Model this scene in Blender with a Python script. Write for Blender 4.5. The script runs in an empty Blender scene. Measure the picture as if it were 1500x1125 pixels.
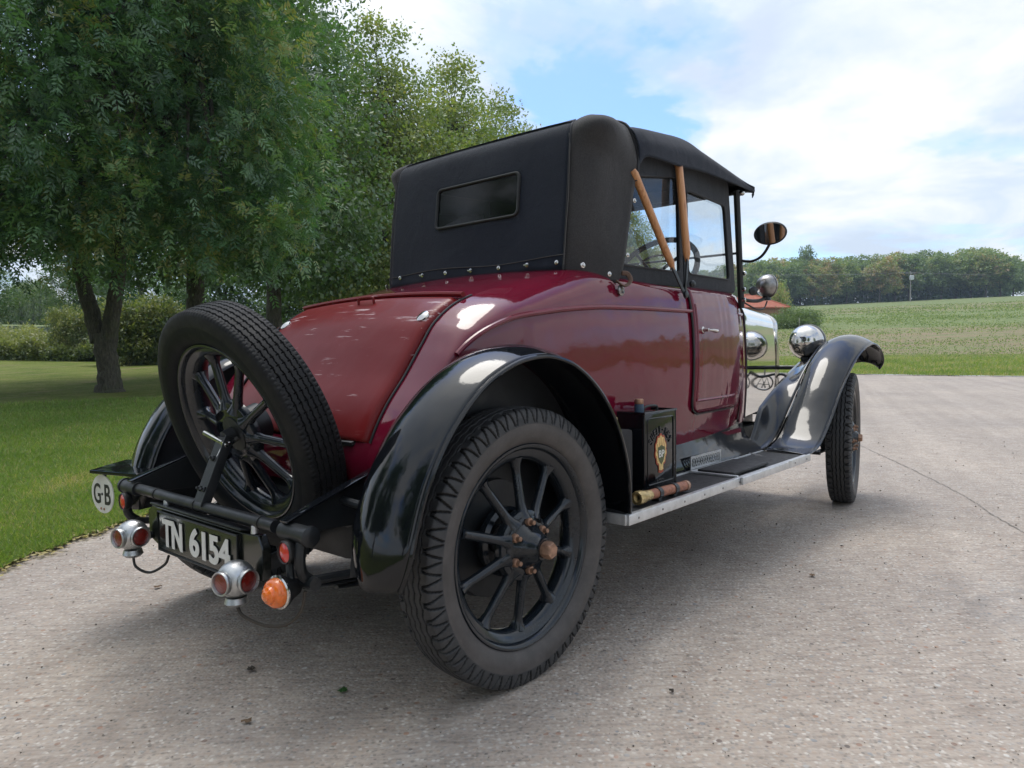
import bpy, bmesh, math, random
import numpy as np
from mathutils import Vector, Matrix, Euler
R = math.radians
C = bpy.context.scene.collection
SC = bpy.context.scene

# ------------------------------------------------------------------ camera
CAMP = (-1.52495, -2.04249, 0.93058)
def cam_axes(yaw, pitch, roll):
    cy, sy, cp, sp = math.cos(yaw), math.sin(yaw), math.cos(pitch), math.sin(pitch)
    f = Vector((cy*cp, sy*cp, sp)); r = Vector((sy, -cy, 0)); u = r.cross(f)
    cr, sr = math.cos(roll), math.sin(roll)
    return cr*r+sr*u, -sr*r+cr*u, f
cr_, cu_, cf_ = cam_axes(R(41.0987), R(-2.5704), R(-0.8286))
cd = bpy.data.cameras.new('camera'); cam = bpy.data.objects.new('camera', cd); C.objects.link(cam)
cam.matrix_world = Matrix(((cr_.x, cu_.x, -cf_.x, CAMP[0]), (cr_.y, cu_.y, -cf_.y, CAMP[1]), (cr_.z, cu_.z, -cf_.z, CAMP[2]), (0, 0, 0, 1)))
cd.sensor_width = 36; cd.lens = 36*1052.0/1500; cd.clip_start = 0.05; cd.clip_end = 3000
SC.camera = cam
SC.view_settings.view_transform = 'Standard'; SC.view_settings.look = 'None'
SC.view_settings.exposure = 0.98; SC.view_settings.gamma = 1.0
SC.cycles.max_bounces = 8; SC.cycles.transparent_max_bounces = 16
SC.cycles.caustics_reflective = False; SC.cycles.caustics_refractive = False

# ------------------------------------------------------------------ node helpers
class NT:
    def __init__(s, tree): s.t = tree; s.n = tree.nodes; s.l = tree.links
    def add(s, kind, props=None, **ins):
        n = s.n.new(kind)
        for k, v in (props or {}).items(): setattr(n, k, v)
        for k, v in ins.items():
            key = k.replace('_', ' ')
            try: sock = n.inputs[key]
            except KeyError: sock = n.inputs[int(k[1:])]
            s.set(sock, v)
        return n
    def set(s, sock, v):
        if hasattr(v, 'is_output') or hasattr(v, 'links'): s.l.new(v, sock)
        else:
            if hasattr(sock.default_value, '__len__') and hasattr(v, '__len__') and len(sock.default_value) == 4 and len(v) == 3: v = (*v, 1)
            sock.default_value = v
    def math(s, op, a, b=0.0, c=None, clamp=False):
        n = s.n.new('ShaderNodeMath'); n.operation = op; n.use_clamp = clamp
        s.set(n.inputs[0], a); s.set(n.inputs[1], b)
        if c is not None: s.set(n.inputs[2], c)
        return n.outputs[0]
    def mix(s, f, a, b, mode='MIX'):
        n = s.n.new('ShaderNodeMix'); n.data_type = 'RGBA'; n.blend_type = mode
        s.set(n.inputs[0], f); s.set(n.inputs[6], a); s.set(n.inputs[7], b)
        return n.outputs[2]
    def noise(s, vec, scale, detail=4, rough=.55, dist=0, dim='3D'):
        n = s.n.new('ShaderNodeTexNoise'); n.noise_dimensions = dim
        if vec is not None: s.l.new(vec, n.inputs['Vector'])
        n.inputs['Scale'].default_value = scale; n.inputs['Detail'].default_value = detail
        n.inputs['Roughness'].default_value = rough; n.inputs['Distortion'].default_value = dist
        return n.outputs[0]
    def ramp(s, f, stops, interp='LINEAR'):
        n = s.n.new('ShaderNodeValToRGB'); n.color_ramp.interpolation = interp
        e = n.color_ramp.elements
        while len(e) > 1: e.remove(e[-1])
        e[0].position = stops[0][0]; c = stops[0][1]; e[0].color = (*c, 1) if hasattr(c, '__len__') else (c, c, c, 1)
        for p, c in stops[1:]:
            q = e.new(p); q.color = (*c, 1) if hasattr(c, '__len__') else (c, c, c, 1)
        s.set(n.inputs[0], f); return n.outputs[0]
    def mapping(s, vec, scale=(1, 1, 1), loc=(0, 0, 0), rot=(0, 0, 0)):
        n = s.n.new('ShaderNodeMapping'); s.l.new(vec, n.inputs[0])
        n.inputs['Location'].default_value = loc; n.inputs['Rotation'].default_value = rot; n.inputs['Scale'].default_value = scale
        return n.outputs[0]
    def bump(s, h, strength=.3, dist=.01, normal=None):
        n = s.n.new('ShaderNodeBump'); n.inputs['Strength'].default_value = strength; n.inputs['Distance'].default_value = dist
        s.l.new(h, n.inputs['Height'])
        if normal is not None: s.l.new(normal, n.inputs['Normal'])
        return n.outputs[0]

# ------------------------------------------------------------------ world and sun
SUN_EL, SUN_AZ = 69.0, 50.0      # azimuth in world degrees (ccw from +X)
W = bpy.data.worlds.new('World'); SC.world = W; W.use_nodes = True
w = NT(W.node_tree); w.n.clear()
tc = w.add('ShaderNodeTexCoord')
sky = w.add('ShaderNodeTexSky', dict(sky_type='NISHITA', sun_disc=False, sun_elevation=R(SUN_EL), sun_rotation=R(90-SUN_AZ), altitude=50, air_density=1.0, dust_density=0.6, ozone_density=1.6))
sep = w.add('ShaderNodeSeparateXYZ', Vector=tc.outputs['Generated'])
zz = w.math('ADD', w.math('MAXIMUM', sep.outputs[2], 0.0), 0.16)
px = w.math('DIVIDE', sep.outputs[0], zz); py = w.math('DIVIDE', sep.outputs[1], zz)
cv = w.add('ShaderNodeCombineXYZ', X=px, Y=py, Z=0.0).outputs[0]
CLOUD_OFF = (3.1, 1.7, 0.4)
cvm = w.mapping(cv, scale=(1, 1, 1), loc=CLOUD_OFF)
n1 = w.noise(cvm, 0.75, 7, .56, .35)
n2 = w.noise(w.mapping(cv, loc=(9.3, -4.2, 2)), 2.1, 8, .6, .5)
dens = w.math('ADD', w.math('MULTIPLY', n1, .72), w.math('MULTIPLY', n2, .28))
nv0 = w.add('ShaderNodeVectorMath', dict(operation='NORMALIZE')); w.l.new(tc.outputs['Generated'], nv0.inputs[0])
def lobe(az, el, pw):
    q = w.add('ShaderNodeVectorMath', dict(operation='DOT_PRODUCT')); w.l.new(nv0.outputs[0], q.inputs[0])
    q.inputs[1].default_value = (math.cos(R(az))*math.cos(R(el)), math.sin(R(az))*math.cos(R(el)), math.sin(R(el)))
    return w.math('POWER', w.math('MAXIMUM', q.outputs['Value'], 0.0), pw)
dens = w.math('ADD', dens, w.math('MULTIPLY', lobe(11, 16, 26), .115))
dens = w.math('ADD', dens, w.math('MULTIPLY', lobe(46, 27, 60), .05))
dens = w.math('SUBTRACT', dens, w.math('MULTIPLY', lobe(33.0, 18, 110), .10))
dens = w.math('SUBTRACT', dens, w.math('MULTIPLY', lobe(26, 23.5, 500), .05))
cover = w.ramp(dens, [(0.40, 0.0), (0.44, .5), (0.49, 1.0)], 'EASE')
shade = w.noise(w.mapping(cv, loc=(CLOUD_OFF[0]+.12, CLOUD_OFF[1]+.18, .4)), 1.5, 8, .6, .4)
ccol = w.ramp(shade, [(0.38, (.33, .375, .44)), (.46, (.375, .42, .475)), (0.53, (.44, .465, .49)), (.61, (.51, .515, .52))])
skyc = w.mix(1.0, sky.outputs[0], (0.074, 0.088, 0.108, 1), 'MULTIPLY')
haz = w.ramp(sep.outputs[2], [(0.0, .8), (0.10, .35), (0.3, 0.0)])
skyh = w.mix(w.math('MULTIPLY', haz, .75), skyc, (.36, .48, .63, 1))
col = w.mix(w.math('MULTIPLY', cover, .93), skyh, ccol)
sdv = (math.cos(R(SUN_AZ))*math.cos(R(SUN_EL)), math.sin(R(SUN_AZ))*math.cos(R(SUN_EL)), math.sin(R(SUN_EL)))
nv = w.add('ShaderNodeVectorMath', dict(operation='NORMALIZE')); w.l.new(tc.outputs['Generated'], nv.inputs[0])
dp = w.add('ShaderNodeVectorMath', dict(operation='DOT_PRODUCT')); w.l.new(nv.outputs[0], dp.inputs[0]); dp.inputs[1].default_value = sdv
# thin cloud lit up round the veiled sun
glow = w.math('MULTIPLY', w.math('POWER', w.math('MAXIMUM', dp.outputs['Value'], 0.0), 9.0), .95)
gl = w.add('ShaderNodeVectorMath', dict(operation='SCALE')); gl.inputs[0].default_value = (1.0, .97, .92); w.l.new(glow, gl.inputs['Scale'])
ad = w.add('ShaderNodeVectorMath', dict(operation='ADD')); w.l.new(col, ad.inputs[0]); w.l.new(gl.outputs[0], ad.inputs[1]); col = ad.outputs[0]
bg = w.add('ShaderNodeBackground', Color=col, Strength=1.0)
wo = w.add('ShaderNodeOutputWorld'); w.l.new(bg.outputs[0], wo.inputs[0])
SKY_GAIN = bg.inputs['Strength']; SKY_GAIN.default_value = 1.10

sl = bpy.data.lights.new('sun', 'SUN'); sl.energy = .75; sl.angle = R(26); sl.color = (1.0, .955, .88)
so = bpy.data.objects.new('sun', sl); C.objects.link(so)
sd = Vector((math.cos(R(SUN_AZ))*math.cos(R(SUN_EL)), math.sin(R(SUN_AZ))*math.cos(R(SUN_EL)), math.sin(R(SUN_EL))))
so.rotation_euler = sd.to_track_quat('Z', 'Y').to_euler()

# ------------------------------------------------------------------ object helpers
def tag(o, label=None, cat=None, group=None, kind=None):
    if label: o['label'] = label
    if cat: o['category'] = cat
    if group: o['group'] = group
    if kind: o['kind'] = kind
    return o
def empty(name, loc=(0, 0, 0), rz=0):
    o = bpy.data.objects.new(name, None); C.objects.link(o); o.location = loc; o.rotation_euler = (0, 0, rz); o.empty_display_size = .1
    return o
def obj(name, V, F, mat, parent=None, smooth=True, angle=None):
    me = bpy.data.meshes.new(name); me.from_pydata([tuple(v) for v in V], [], F); me.validate(); me.update()
    return link(name, me, mat, parent, smooth, angle)
def link(name, me, mat, parent=None, smooth=True, angle=None):
    if mat is not None: me.materials.append(mat)
    if smooth:
        me.polygons.foreach_set('use_smooth', [True]*len(me.polygons))
        if angle is not None: me.set_sharp_from_angle(angle=R(angle))
    o = bpy.data.objects.new(name, me); C.objects.link(o)
    if parent is not None: o.parent = parent
    return o
class MB:
    """collects shapes and links them as one mesh"""
    def __init__(s): s.V = []; s.F = []
    def add(s, V, F, M=None):
        b = len(s.V)
        s.V += [tuple(M @ Vector(v)) if M is not None else tuple(v) for v in V]
        s.F += [tuple(i+b for i in f) for f in F]; return s
    def box(s, c, d, rot=(0, 0, 0), bev=0.0, M=None):
        bm = bmesh.new(); bmesh.ops.create_cube(bm, size=1)
        bmesh.ops.scale(bm, vec=d, verts=bm.verts)
        if bev > 0: bmesh.ops.bevel(bm, geom=bm.edges[:], offset=min(bev, min(d)*.45), segments=2, affect='EDGES', profile=.6)
        T = Matrix.Translation(c) @ Euler(rot).to_matrix().to_4x4()
        if M is not None: T = M @ T
        return s.bm(bm, T)
    def bm(s, bm, T=None):
        bm.verts.index_update(); V = [v.co.copy() for v in bm.verts]; F = [tuple(v.index for v in f.verts) for f in bm.faces]
        bm.free(); return s.add(V, F, T)
    def tube(s, pts, r, n=12, cap=True, M=None, flat=1.0):
        P = [Vector(p) for p in pts]; k = len(P)
        rr = [float(q) for q in r] if hasattr(r, '__len__') else [float(r)]*k
        V = []; F = []; up = None
        for i in range(k):
            t = (P[min(i+1, k-1)]-P[max(i-1, 0)]).normalized()
            if up is None:
                up = Vector((0, 0, 1)) if abs(t.z) < .9 else Vector((1, 0, 0))
            a = t.cross(up); a.normalize(); b = a.cross(t).normalized(); up = b
            for j in range(n):
                th = 2*math.pi*j/n
                V.append(P[i]+rr[i]*(math.cos(th)*a+math.sin(th)*b*flat))
        for i in range(k-1):
            for j in range(n):
                F.append((i*n+j, i*n+(j+1) % n, (i+1)*n+(j+1) % n, (i+1)*n+j))
        if cap: F.append(tuple(reversed(range(n)))); F.append(tuple((k-1)*n+j for j in range(n)))
        return s.add(V, F, M)
    def lathe(s, prof, n=48, M=None, closed=False):
        """profile of (radius, height) round local Z"""
        V = []; F = []; k = len(prof)
        for j in range(n):
            th = 2*math.pi*j/n; c, s_ = math.cos(th), math.sin(th)
            for (r, h) in prof: V.append((r*c, r*s_, h))
        for j in range(n):
            j2 = (j+1) % n
            for i in range(k if closed else k-1):
                i2 = (i+1) % k
                F.append((j*k+i, j2*k+i, j2*k+i2, j*k+i2))
        return s.add(V, F, M)
    def grid(s, rows, M=None, flip=False):
        m = len(rows[0]); V = [p for r in rows for p in r]; F = []
        for i in range(len(rows)-1):
            for j in range(m-1):
                f = (i*m+j, i*m+j+1, (i+1)*m+j+1, (i+1)*m+j)
                F.append(f[::-1] if flip else f)
        return s.add(V, F, M)
    def prism(s, poly, ax, a, b, M=None):
        """polygon of 2-D points extruded along axis ax from a to b"""
        def p3(p, h):
            q = [0, 0, 0]; i, j = [k for k in range(3) if k != ax]; q[i], q[j], q[ax] = p[0], p[1], h; return tuple(q)
        n = len(poly); V = [p3(p, a) for p in poly]+[p3(p, b) for p in poly]
        F = [tuple(range(n)), tuple(range(2*n-1, n-1, -1))]+[(i, i+n, (i+1) % n+n, (i+1) % n) for i in range(n)]
        return s.add(V, F, M)
    def build(s, name, mat, parent=None, smooth=True, angle=35, fix=True):
        o = obj(name, s.V, s.F, mat, parent, False)
        if fix:
            bm = bmesh.new(); bm.from_mesh(o.data); bmesh.ops.recalc_face_normals(bm, faces=bm.faces); bm.to_mesh(o.data); bm.free()
        if smooth:
            o.data.polygons.foreach_set('use_smooth', [True]*len(o.data.polygons)); o.data.set_sharp_from_angle(angle=R(angle))
        return o
def axisM(loc, d, up=(0, 0, 1)):
    """matrix whose local Z points along d"""
    z = Vector(d).normalized(); u = Vector(up)
    if abs(z.dot(u)) > .98: u = Vector((1, 0, 0))
    x = u.cross(z).normalized(); y = z.cross(x)
    return Matrix(((x.x, y.x, z.x, loc[0]), (x.y, y.y, z.y, loc[1]), (x.z, y.z, z.z, loc[2]), (0, 0, 0, 1)))
def cat(P, n):
    """Catmull-Rom through points P, n samples per span"""
    P = [np.array(p, float) for p in P]; out = []
    Q = [2*P[0]-P[1]]+P+[2*P[-1]-P[-2]]
    for i in range(len(P)-1):
        a, b, c, d = Q[i:i+4]
        for k in range(n):
            t = k/n
            out.append(.5*((2*b)+(c-a)*t+(2*a-5*b+4*c-d)*t*t+(3*b-a-3*c+d)*t**3))
    out.append(P[-1]); return out
def lerp(a, b, t): return a+(b-a)*t
def interp(x, xs, ys): return float(np.interp(x, xs, ys))
def solid(o, t, off=-1):
    m = o.modifiers.new('solid', 'SOLIDIFY'); m.thickness = t; m.offset = off; return o
_fontcache = {}
def text_mesh(txt, size=1.0, bold=0.0, depth=0.0):
    cu = bpy.data.curves.new('text', 'FONT'); cu.body = txt; cu.size = size; cu.offset = bold; cu.extrude = depth; cu.resolution_u = 6
    cu.align_x = 'CENTER'; cu.align_y = 'CENTER'
    o = bpy.data.objects.new('text', cu); C.objects.link(o)
    dg = bpy.context.evaluated_depsgraph_get(); dg.update()
    me = o.evaluated_get(dg).to_mesh()
    V = [v.co.copy() for v in me.vertices]; F = [tuple(p.vertices) for p in me.polygons]
    o.to_mesh_clear(); bpy.data.objects.remove(o); bpy.data.curves.remove(cu)
    xs = [v.x for v in V]; ys = [v.y for v in V]
    cx, cy = (min(xs)+max(xs))/2, (min(ys)+max(ys))/2; wd, ht = max(xs)-min(xs), max(ys)-min(ys)
    V = [Vector((v.x-cx, v.y-cy, v.z)) for v in V]
    return V, F, wd, ht

# ------------------------------------------------------------------ materials
def mat(name):
    m = bpy.data.materials.new(name); m.use_nodes = True; t = NT(m.node_tree)
    b = t.n['Principled BSDF']; return m, t, b
def oc(t): return t.add('ShaderNodeTexCoord').outputs['Object']
def geo(t): return t.add('ShaderNodeNewGeometry').outputs['Position']
def simple(name, col, rough=.5, metal=0, coat=0, coat_r=.05, var=.15, vscale=6, bump=0, bscale=60, bdist=.002, spec=None, rvar=.0):
    m, t, b = mat(name); P = oc(t)
    n = t.noise(P, vscale, 5)
    lo = tuple(max(0, c*(1-var)) for c in col); hi = tuple(c*(1+var) for c in col)
    t.set(b.inputs['Base Color'], t.ramp(n, [(.3, lo), (.7, hi)]))
    b.inputs['Metallic'].default_value = metal
    if rvar: t.set(b.inputs['Roughness'], t.ramp(t.noise(P, vscale*2.3, 6, .65), [(.3, max(0, rough-rvar)), (.7, rough+rvar)]))
    else: b.inputs['Roughness'].default_value = rough
    b.inputs['Coat Weight'].default_value = coat; b.inputs['Coat Roughness'].default_value = coat_r
    if spec is not None: b.inputs['Specular IOR Level'].default_value = spec
    if bump: t.set(b.inputs['Normal'], t.bump(t.noise(P, bscale, 3), bump, bdist))
    return m
def paint(name, col, rough=.10, dust=.05, wav=.0022, scr=.0, dustcol=(.30, .25, .2)):
    m, t, b = mat(name); P = oc(t)
    n = t.noise(P, 3.0, 4)
    base = t.ramp(n, [(.3, tuple(c*.9 for c in col)), (.7, tuple(c*1.1 for c in col))])
    d = t.ramp(t.noise(P, 9, 8, .7), [(.45, 0.0), (.8, 1.0)])
    spk = t.ramp(t.noise(P, 230, 2, .5), [(.66, 0.0), (.72, 1.0)])
    dd = t.math('ADD', t.math('MULTIPLY', d, dust), t.math('MULTIPLY', spk, dust*1.2))
    cc = t.mix(dd, base, dustcol)
    if scr > 0:
        s = t.ramp(t.noise(t.mapping(P, scale=(30, 3.5, 50)), 1.2, 5, .6), [(.605, 0.0), (.66, 1.0)])
        s2 = t.ramp(t.noise(P, 3.4, 3), [(.47, 0.0), (.56, 1.0)])
        cc = t.mix(t.math('MULTIPLY', t.math('MULTIPLY', s, s2), scr), cc, (.55, .42, .42, 1))
    t.set(b.inputs['Base Color'], cc)
    t.set(b.inputs['Roughness'], t.math('ADD', rough, t.math('MULTIPLY', dd, .5)))
    b.inputs['Specular IOR Level'].default_value = .5
    b.inputs['Coat Weight'].default_value = .0
    h = t.math('ADD', t.noise(P, 5.5, 2, .4), t.math('MULTIPLY', t.noise(P, 60, 2), .03))
    nb = t.bump(h, .35, wav*10)
    t.set(b.inputs['Normal'], nb); t.set(b.inputs['Coat Normal'], nb)
    return m
M_MAROON = paint('maroon_gloss', (.135, .0055, .021), .07, .010, .0016)
M_MAROON.node_tree.nodes['Principled BSDF'].inputs['Specular IOR Level'].default_value = .62
M_LID = paint('faded_red_gloss', (.15, .008, .009), .33, .015, .002, scr=.8)
M_LID.node_tree.nodes['Principled BSDF'].inputs['Specular IOR Level'].default_value = .22
M_BLACK = paint('black_gloss', (.004, .005, .007), .07, .010, .0014)
M_BLACKR = paint('wheel_black', (.009, .013, .018), .15, .035, .0016)
M_CHASSIS = simple('chassis_black', (.013, .015, .017), .42, var=.4, bump=.35, bscale=70, spec=.5, rvar=.12)
M_DARK = simple('underbody_dark', (.012, .011, .011), .8, var=.4)
M_ALU = simple('worn_aluminium', (.66, .67, .68), .42, .85, var=.12, vscale=30, bump=.25, bscale=120, rvar=.12)
M_NICKEL = simple('nickel', (.62, .60, .57), .13, 1, var=.1, vscale=12, bump=.1, bscale=30, rvar=.06)
M_POLISH = simple('polished_bonnet', (.80, .80, .78), .045, 1, var=.05, vscale=3, bump=.10, bscale=5, bdist=.004)
M_STEEL = simple('old_steel', (.30, .29, .28), .35, 1, var=.3, vscale=40)
M_COPPER = simple('copper_brass', (.36, .215, .145), .5, .6, var=.35, vscale=60, rvar=.1)
M_BRASS = simple('brass', (.50, .37, .17), .42, .8, var=.3, vscale=50, rvar=.1)
M_MOULD = paint('maroon_moulding', (.15, .010, .026), .16, .03, .001)
M_RUB = simple('rubber_mat', (.020, .020, .021), .62, var=.35, vscale=20, bump=.4, bscale=200, rvar=.1)
M_LEATHER = simple('leather', (.02, .014, .012), .5, var=.3, bump=.3, bscale=90)
M_WHITE = simple('white_letter', (.72, .71, .67), .5, var=.07, vscale=40)
M_PLATE = simple('plate_black', (.010, .012, .010), .22, var=.3, coat=.4)
M_CREAM = simple('cream_enamel', (.66, .65, .60), .42, var=.1, vscale=20)
M_INK = simple('black_ink', (.012, .012, .012), .5)
M_RUSTRED = simple('faded_copper_red', (.30, .125, .075), .55, .3, var=.35, vscale=70, bump=.3, bscale=160)
M_BLUECAP = simple('blue_paint', (.035, .075, .12), .4, var=.35, vscale=60)
M_CABLE = simple('cable', (.055, .045, .035), .7)
M_DASH = simple('dashboard', (.03, .018, .012), .4)

def fabric(name, col, col2, sc=900):
    m, t, b = mat(name); P = oc(t)
    f = t.ramp(t.noise(P, 3.2, 6, .62), [(.3, 0.0), (.72, 1.0)])
    fl = t.ramp(t.noise(P, 260, 2, .5), [(.35, .82), (.65, 1.18)])
    c = t.mix(f, col, col2)
    st = t.ramp(t.noise(t.mapping(P, scale=(1, 1, .25)), 14, 7, .7), [(.62, 0.0), (.8, .35)])
    c = t.mix(st, c, tuple(min(1, x*2.1+.01) for x in col2))
    t.set(b.inputs['Base Color'], t.mix(1.0, c, fl, 'MULTIPLY'))
    b.inputs['Roughness'].default_value = .82; b.inputs['Specular IOR Level'].default_value = .25
    b.inputs['Sheen Weight'].default_value = .18; b.inputs['Sheen Roughness'].default_value = .4
    w1 = t.add('ShaderNodeTexWave', dict(wave_type='BANDS', bands_direction='Z'), Vector=P, Scale=sc*.28, Distortion=.4)
    w2 = t.add('ShaderNodeTexWave', dict(wave_type='BANDS', bands_direction='Y'), Vector=P, Scale=sc*.28, Distortion=.4)
    h = t.math('ADD', t.math('MULTIPLY', t.math('ADD', w1.outputs[1], w2.outputs[1]), .04), t.noise(P, 4.5, 3, .5))
    wr = t.noise(t.mapping(P, scale=(2.5, 1.3, 1.6)), 3.0, 4, .55, 1.2)
    h = t.math('ADD', h, t.math('MULTIPLY', wr, .9))
    t.set(b.inputs['Normal'], t.bump(h, .5, .014)); return m
M_HOOD = fabric('hood_cloth_navy', (.008, .012, .022), (.014, .019, .031))
M_HOODS = fabric('hood_cloth_faded', (.034, .033, .034), (.058, .054, .052))
M_PIPE = simple('hood_piping', (.012, .012, .014), .6)
M_SCREEN = fabric('sidescreen_cloth', (.014, .017, .022), (.022, .025, .03))

def wood():
    m, t, b = mat('varnished_ash'); P = oc(t)
    g = t.noise(t.mapping(P, scale=(60, 60, 3.0)), 2.0, 6, .65, .6)
    c = t.ramp(g, [(.3, (.36, .14, .05)), (.5, (.55, .25, .10)), (.7, (.66, .34, .15))])
    t.set(b.inputs['Base Color'], c); b.inputs['Roughness'].default_value = .33; b.inputs['Coat Weight'].default_value = .35
    t.set(b.inputs['Normal'], t.bump(g, .2, .001)); return m
M_WOOD = wood()
def tyre_mat(name, dusty, groove, tk=1.0):
    m, t, b = mat(name); P = oc(t)
    at = t.add('ShaderNodeAttribute', dict(attribute_name='zone'))      # 0 groove .5 tread 1 sidewall
    n = t.noise(P, 14, 7, .65)
    side = t.ramp(n, [(.3, tuple(c*.62 for c in dusty)), (.7, tuple(c*1.25 for c in dusty))])
    sc_ = t.ramp(t.noise(t.mapping(P, scale=(1, 1, 6)), 55, 6, .75), [(.58, 0.0), (.72, .35)])
    side = t.mix(sc_, side, tuple(min(1, c*2.0) for c in dusty))
    trd = t.ramp(t.noise(P, 40, 5), [(.3, (.030*tk, .031*tk, .033*tk)), (.7, (.055*tk, .054*tk, .054*tk))])
    c = t.mix(t.ramp(at.outputs['Fac'], [(.6, 0.0), (.9, 1.0)]), trd, side)
    c = t.mix(t.ramp(at.outputs['Fac'], [(.1, 1.0), (.4, 0.0)]), c, groove)
    t.set(b.inputs['Base Color'], c); t.set(b.inputs['Roughness'], t.ramp(n, [(.3, .48), (.7, .68)]))
    b.inputs['Specular IOR Level'].default_value = .4*tk
    t.set(b.inputs['Normal'], t.bump(t.noise(P, 260, 3), .3, .001)); return m
M_TYRE = tyre_mat('road_tyre', (.078, .070, .066), (.010, .010, .010))
M_TYRES = tyre_mat('spare_tyre', (.006, .0075, .010), (.003, .003, .004), .40)

def glass(name, tint=(.93, .96, .97), dirt=.12, rough=.02, ior=1.5, dcol=(.55, .58, .6), wavy=.3):
    m = bpy.data.materials.new(name); m.use_nodes = True; t = NT(m.node_tree); t.n.clear()
    P = oc(t)
    tr = t.add('ShaderNodeBsdfTransparent', Color=(*tint, 1)); gl = t.add('ShaderNodeBsdfGlossy', Roughness=rough)
    h = t.noise(P, 3.5, 2, .4); bp = t.bump(h, max(wavy, .001), .02); t.l.new(bp, gl.inputs['Normal'])
    fr = t.add('ShaderNodeFresnel', IOR=ior)
    mx = t.add('ShaderNodeMixShader', Fac=fr.outputs[0]); t.l.new(tr.outputs[0], mx.inputs[1]); t.l.new(gl.outputs[0], mx.inputs[2])
    df = t.add('ShaderNodeBsdfDiffuse', Color=(*dcol, 1))
    dm = t.math('MULTIPLY', t.ramp(t.noise(P, 7, 7, .7), [(.3, .35), (.75, 1.0)]), dirt)
    m2 = t.add('ShaderNodeMixShader', Fac=dm); t.l.new(mx.outputs[0], m2.inputs[1]); t.l.new(df.outputs[0], m2.inputs[2])
    o = t.add('ShaderNodeOutputMaterial'); t.l.new(m2.outputs[0], o.inputs[0]); return m
M_GLASS = glass('side_celluloid', (.88, .92, .93), .10)
M_RGLASS = glass('rear_window_glass', (.50, .55, .58), .015, rough=.06, dcol=(.12, .14, .17), wavy=0, ior=1.42)
def lens(name, col):
    m, t, b = mat(name); P = oc(t)
    wv = t.add('ShaderNodeTexWave', dict(wave_type='RINGS', rings_direction='SPHERICAL'), Vector=P, Scale=90)
    t.set(b.inputs['Base Color'], t.ramp(t.noise(P, 60, 3), [(.3, tuple(c*.7 for c in col)), (.7, col)]))
    b.inputs['Roughness'].default_value = .12; b.inputs['Coat Weight'].default_value = 1
    b.inputs['Subsurface Weight'].default_value = .3; b.inputs['Subsurface Radius'].default_value = (.02, .004, .002); b.inputs['Subsurface Scale'].default_value = .3
    t.set(b.inputs['Normal'], t.bump(wv.outputs[1], .35, .001)); return m
M_RED = lens('red_lens', (.22, .012, .008)); M_ORANGE = lens('amber_lens', (.95, .19, .004)); M_REFL = simple('reflector_red', (.62, .022, .018), .2, coat=1, var=.12, vscale=60)
M_MIRROR = simple('mirror_glass', (.50, .53, .56), .02, 1, var=.0)

# ------------------------------------------------------------------ terrain
P0 = np.array(CAMP[:2])
def sstep(x, a, b):
    t = min(1, max(0, (x-a)/(b-a))); return t*t*(3-2*t)
FH = np.array([cf_.x, cf_.y]); FH = FH/np.linalg.norm(FH); RH = np.array([FH[1], -FH[0]])
def at(px, d):
    """ground point seen in column px at distance d ahead of the camera"""
    return P0+d*(FH+(px-750)/1052*RH)
def height(x, y):
    dx, dy = x-P0[0], y-P0[1]; r = math.hypot(dx, dy); az = math.degrees(math.atan2(dy, dx))
    a = (az+180) % 360-180
    wr = (1-sstep(a, 26, 50))*sstep(a, -70, -30)
    wl = sstep(a, 26, 50)*(1-sstep(a, 110, 150))
    k = max(0, r-21); hr = .069*(k-9*(1-math.exp(-k/9))); hr = min(hr, 13.2+.01*(hr-13.2)) if hr > 13.2 else hr
    hl = .030*max(0, min(r, 30)-6)+.062*max(0, min(r, 90)-30)
    bump_ = .02*math.sin(x*.7+1)*math.sin(y*.9) if r > 30 else 0
    return wr*hr+wl*hl+bump_
LA = np.array([-.658, 1.731]); LD = np.array([.83, .558]); LD /= np.linalg.norm(LD); LN = np.array([-LD[1], LD[0]])
def edge_r(az):
    d = np.array([math.cos(az), math.sin(az)]); r = 34.0
    c = d @ LN
    if c > .02: r = min(r, ((LA-P0) @ LN)/c)
    if d[0] > .05: r = min(r, (22.6-P0[0])/d[0])
    return r
def wob(az, r):
    s = r*.02
    return .03*math.sin(az*140)+.022*math.sin(az*417+1)*math.sin(az*97)+.012*math.sin(az*911)+s*.12*math.sin(az*61)
NAZ = 2160
azs = [2*math.pi*i/NAZ for i in range(NAZ)]
def polar(name, inner, outer, nr, dz, power=1.0):
    V = []; F = []
    for a in azs:
        ri, ro = inner(a), outer(a)
        for j in range(nr+1):
            t = (j/nr)**power; r = ri*(ro/ri)**t if ri > .01 else ro*t
            x, y = P0[0]+r*math.cos(a), P0[1]+r*math.sin(a)
            V.append((x, y, height(x, y)+dz))
    m = nr+1
    for i in range(NAZ):
        k = (i+1) % NAZ
        for j in range(nr): F.append((i*m+j, i*m+j+1, k*m+j+1, k*m+j))
    return V, F
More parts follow.
